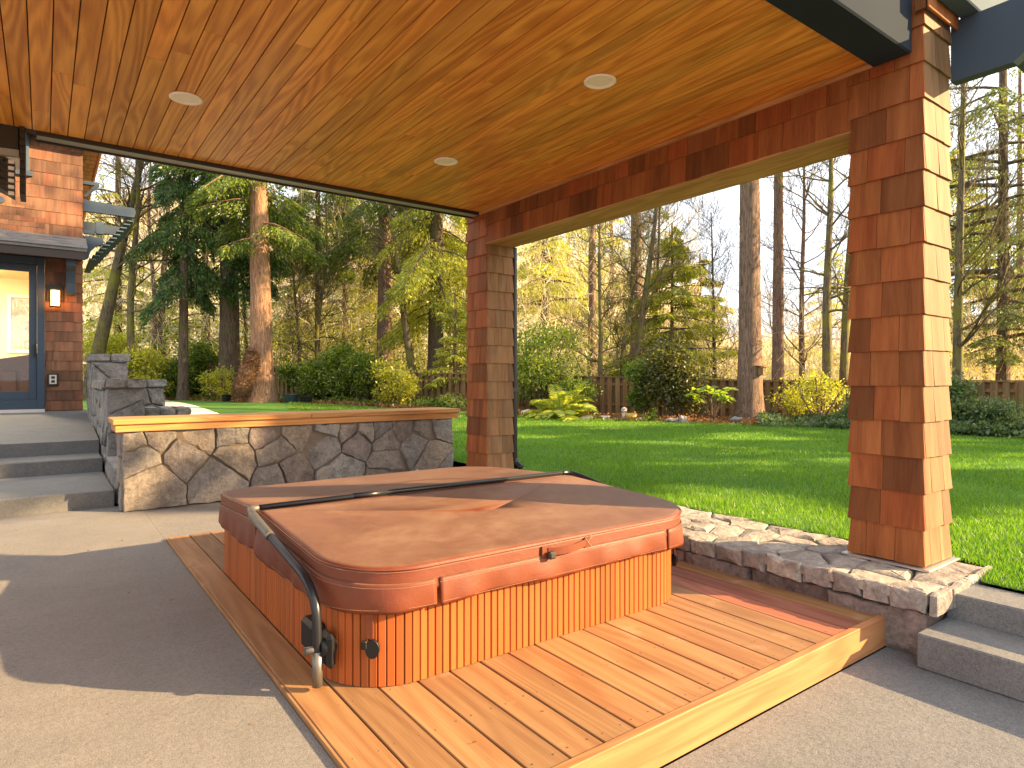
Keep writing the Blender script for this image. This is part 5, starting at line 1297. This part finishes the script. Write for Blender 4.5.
bm = bmesh.new(); cyl(bm, (x, y, z0 + .262), .09, .08, n=6); cyl(bm, (x, y, z0 + .343), .11, .06, n=6, r2=.02); obj('lantern_head', bm, 'pale_stone', fg)
M['ochre'] = plain('ochre_ceramic', (.50, .30, .05), .5)
x, y = at(631.5, 18.9); z0 = gz(x, y); bm = bmesh.new(); n = 20
prof = [(.14, 0), (.19, .1), (.18, .2), (.15, .23), (.13, .2)]; rings = [[bm.verts.new((x + r * math.cos(2 * PI * k / n), y + r * math.sin(2 * PI * k / n), z0 + h)) for k in range(n)] for r, h in prof]
for a_, b_ in zip(rings[:-1], rings[1:]):
    for k in range(n): bm.faces.new((a_[k], a_[(k + 1) % n], b_[(k + 1) % n], b_[k])).smooth = True
bm.faces.new(rings[-1]); props(obj('flower_pot', bm, 'ochre', None, (x, y, z0)), 'ochre yellow round pot beside the pale stone lantern', 'pot')
# birdhouse
x, y = at(762, 19.05); bh = empty('birdhouse', (x, y, 1.75), 'little wooden birdhouse hanging on the biggest fir trunk', 'birdhouse')
bm = bmesh.new(); box(bm, x - .09, y - .09, 1.56, x + .09, y + .09, 1.80, .006); obj('box', bm, 'fence', bh)
bm = bmesh.new(); hexa(bm, [(x - .14, y - .14, 1.80), (x + .14, y - .14, 1.80), (x + .14, y + .12, 1.84), (x - .14, y + .12, 1.84), (x - .14, y - .14, 1.825), (x + .14, y - .14, 1.825), (x + .14, y + .12, 1.865), (x - .14, y + .12, 1.865)]); obj('roof', bm, 'fence', bh)
bm = bmesh.new(); cyl(bm, (x - .02, y - .094, 1.70), .022, .006, 1, 14); obj('entrance', bm, 'black', bh)

# added trees out of frame to the right: they shade the lawn in streaks
for i, (x, y, d_, lab) in enumerate(((24, -3.5, 9000, 'conifer added out of view on the sunny side, nearest'), (33, -8, 9000, 'conifer added out of view on the sunny side, farthest'), (27, -13, 8000, 'conifer added out of view behind the sunny corner of the garden'))):
    conifer(2000 + i * 10, 0, .6, 17, 3.5, 2.6, d_, lab, leaf='fir_leaf', bark='bark_brown', ls=.4, droop=.4, name='fir_tree', cat='fir tree', step=.5, xy=(x, y))

bush(2100, 0, 5.6, 13.0, 15000, 'broad evergreen tree added out of view to shade the house front', 'holly', .34, zb=5, name='shade_evergreen', lobes=16, cat='evergreen tree', group=None, xy=(19.0, -2.4))  # unseen evergreens, added for the shade they cast
bush(2200, 0, 3.2, 11.0, 7000, 'narrow evergreen tree added out of view to shade the pillars', 'holly', .34, zb=5, name='shade_evergreen', lobes=10, cat='evergreen tree', group=None, xy=(18.8, -4.7))
# ------------------------------------------------------------------ LIGHT, SKY, CAMERA
SUN = Vector((.76, -.65, .37)).normalized()
el = math.asin(SUN.z); azr = math.atan2(SUN.x, SUN.y)
ld = bpy.data.lights.new('sun', 'SUN'); ld.energy = 5.0; ld.angle = R(.5); ld.color = (1.0, .70, .36)
lo = bpy.data.objects.new('sun', ld); COL.objects.link(lo); lo.rotation_euler = SUN.to_track_quat('Z', 'Y').to_euler()
w = bpy.data.worlds.new('World'); sc.world = w; w.use_nodes = True; nt = w.node_tree
bg = nt.nodes['Background']; sky = nt.nodes.new('ShaderNodeTexSky'); sky.sky_type = 'NISHITA'; sky.sun_disc = False
sky.sun_elevation = el; sky.sun_rotation = azr; sky.dust_density = 4.0; sky.air_density = 1.0
tc_ = nt.nodes.new('ShaderNodeTexCoord'); mp_ = nt.nodes.new('ShaderNodeMapping'); mp_.inputs['Scale'].default_value = (1, 1, 2.6); nt.links.new(tc_.outputs['Generated'], mp_.inputs[0])
nz_ = noise(nt, mp_.outputs[0], 2.2, 7, .6, .5)
nt.links.new(mixc(nt, ramp(nt, nz_, [(.30, (.35,) * 3), (.60, (.9,) * 3)]), sky.outputs[0], (6.2, 6.4, 6.7)), bg.inputs[0]); bg.inputs[1].default_value = .09
cd = bpy.data.cameras.new('camera'); cam = bpy.data.objects.new('camera', cd); COL.objects.link(cam); sc.camera = cam
cd.sensor_width = 36; cd.lens = F / 1024 * 36; cd.shift_y = -5 / 1024; cd.clip_start = .05; cd.clip_end = 3000
cam.location = (0, 0, CAMZ); cam.rotation_euler = (PI / 2, 0, -math.atan2(FW[0], FW[1]))
sc.view_settings.view_transform = 'Standard'; sc.view_settings.look = 'None'; sc.view_settings.exposure = 1.85; sc.view_settings.gamma = 1
sc.cycles.max_bounces = 8; sc.cycles.diffuse_bounces = 5; sc.cycles.transparent_max_bounces = 12

# real-world size
seen = set()
for o in list(COL.objects):
    if o.type == 'MESH' and o.data.name not in seen:
        o.data.transform(Matrix.Scale(S, 4)); seen.add(o.data.name)
    o.location = Vector(o.location) * S
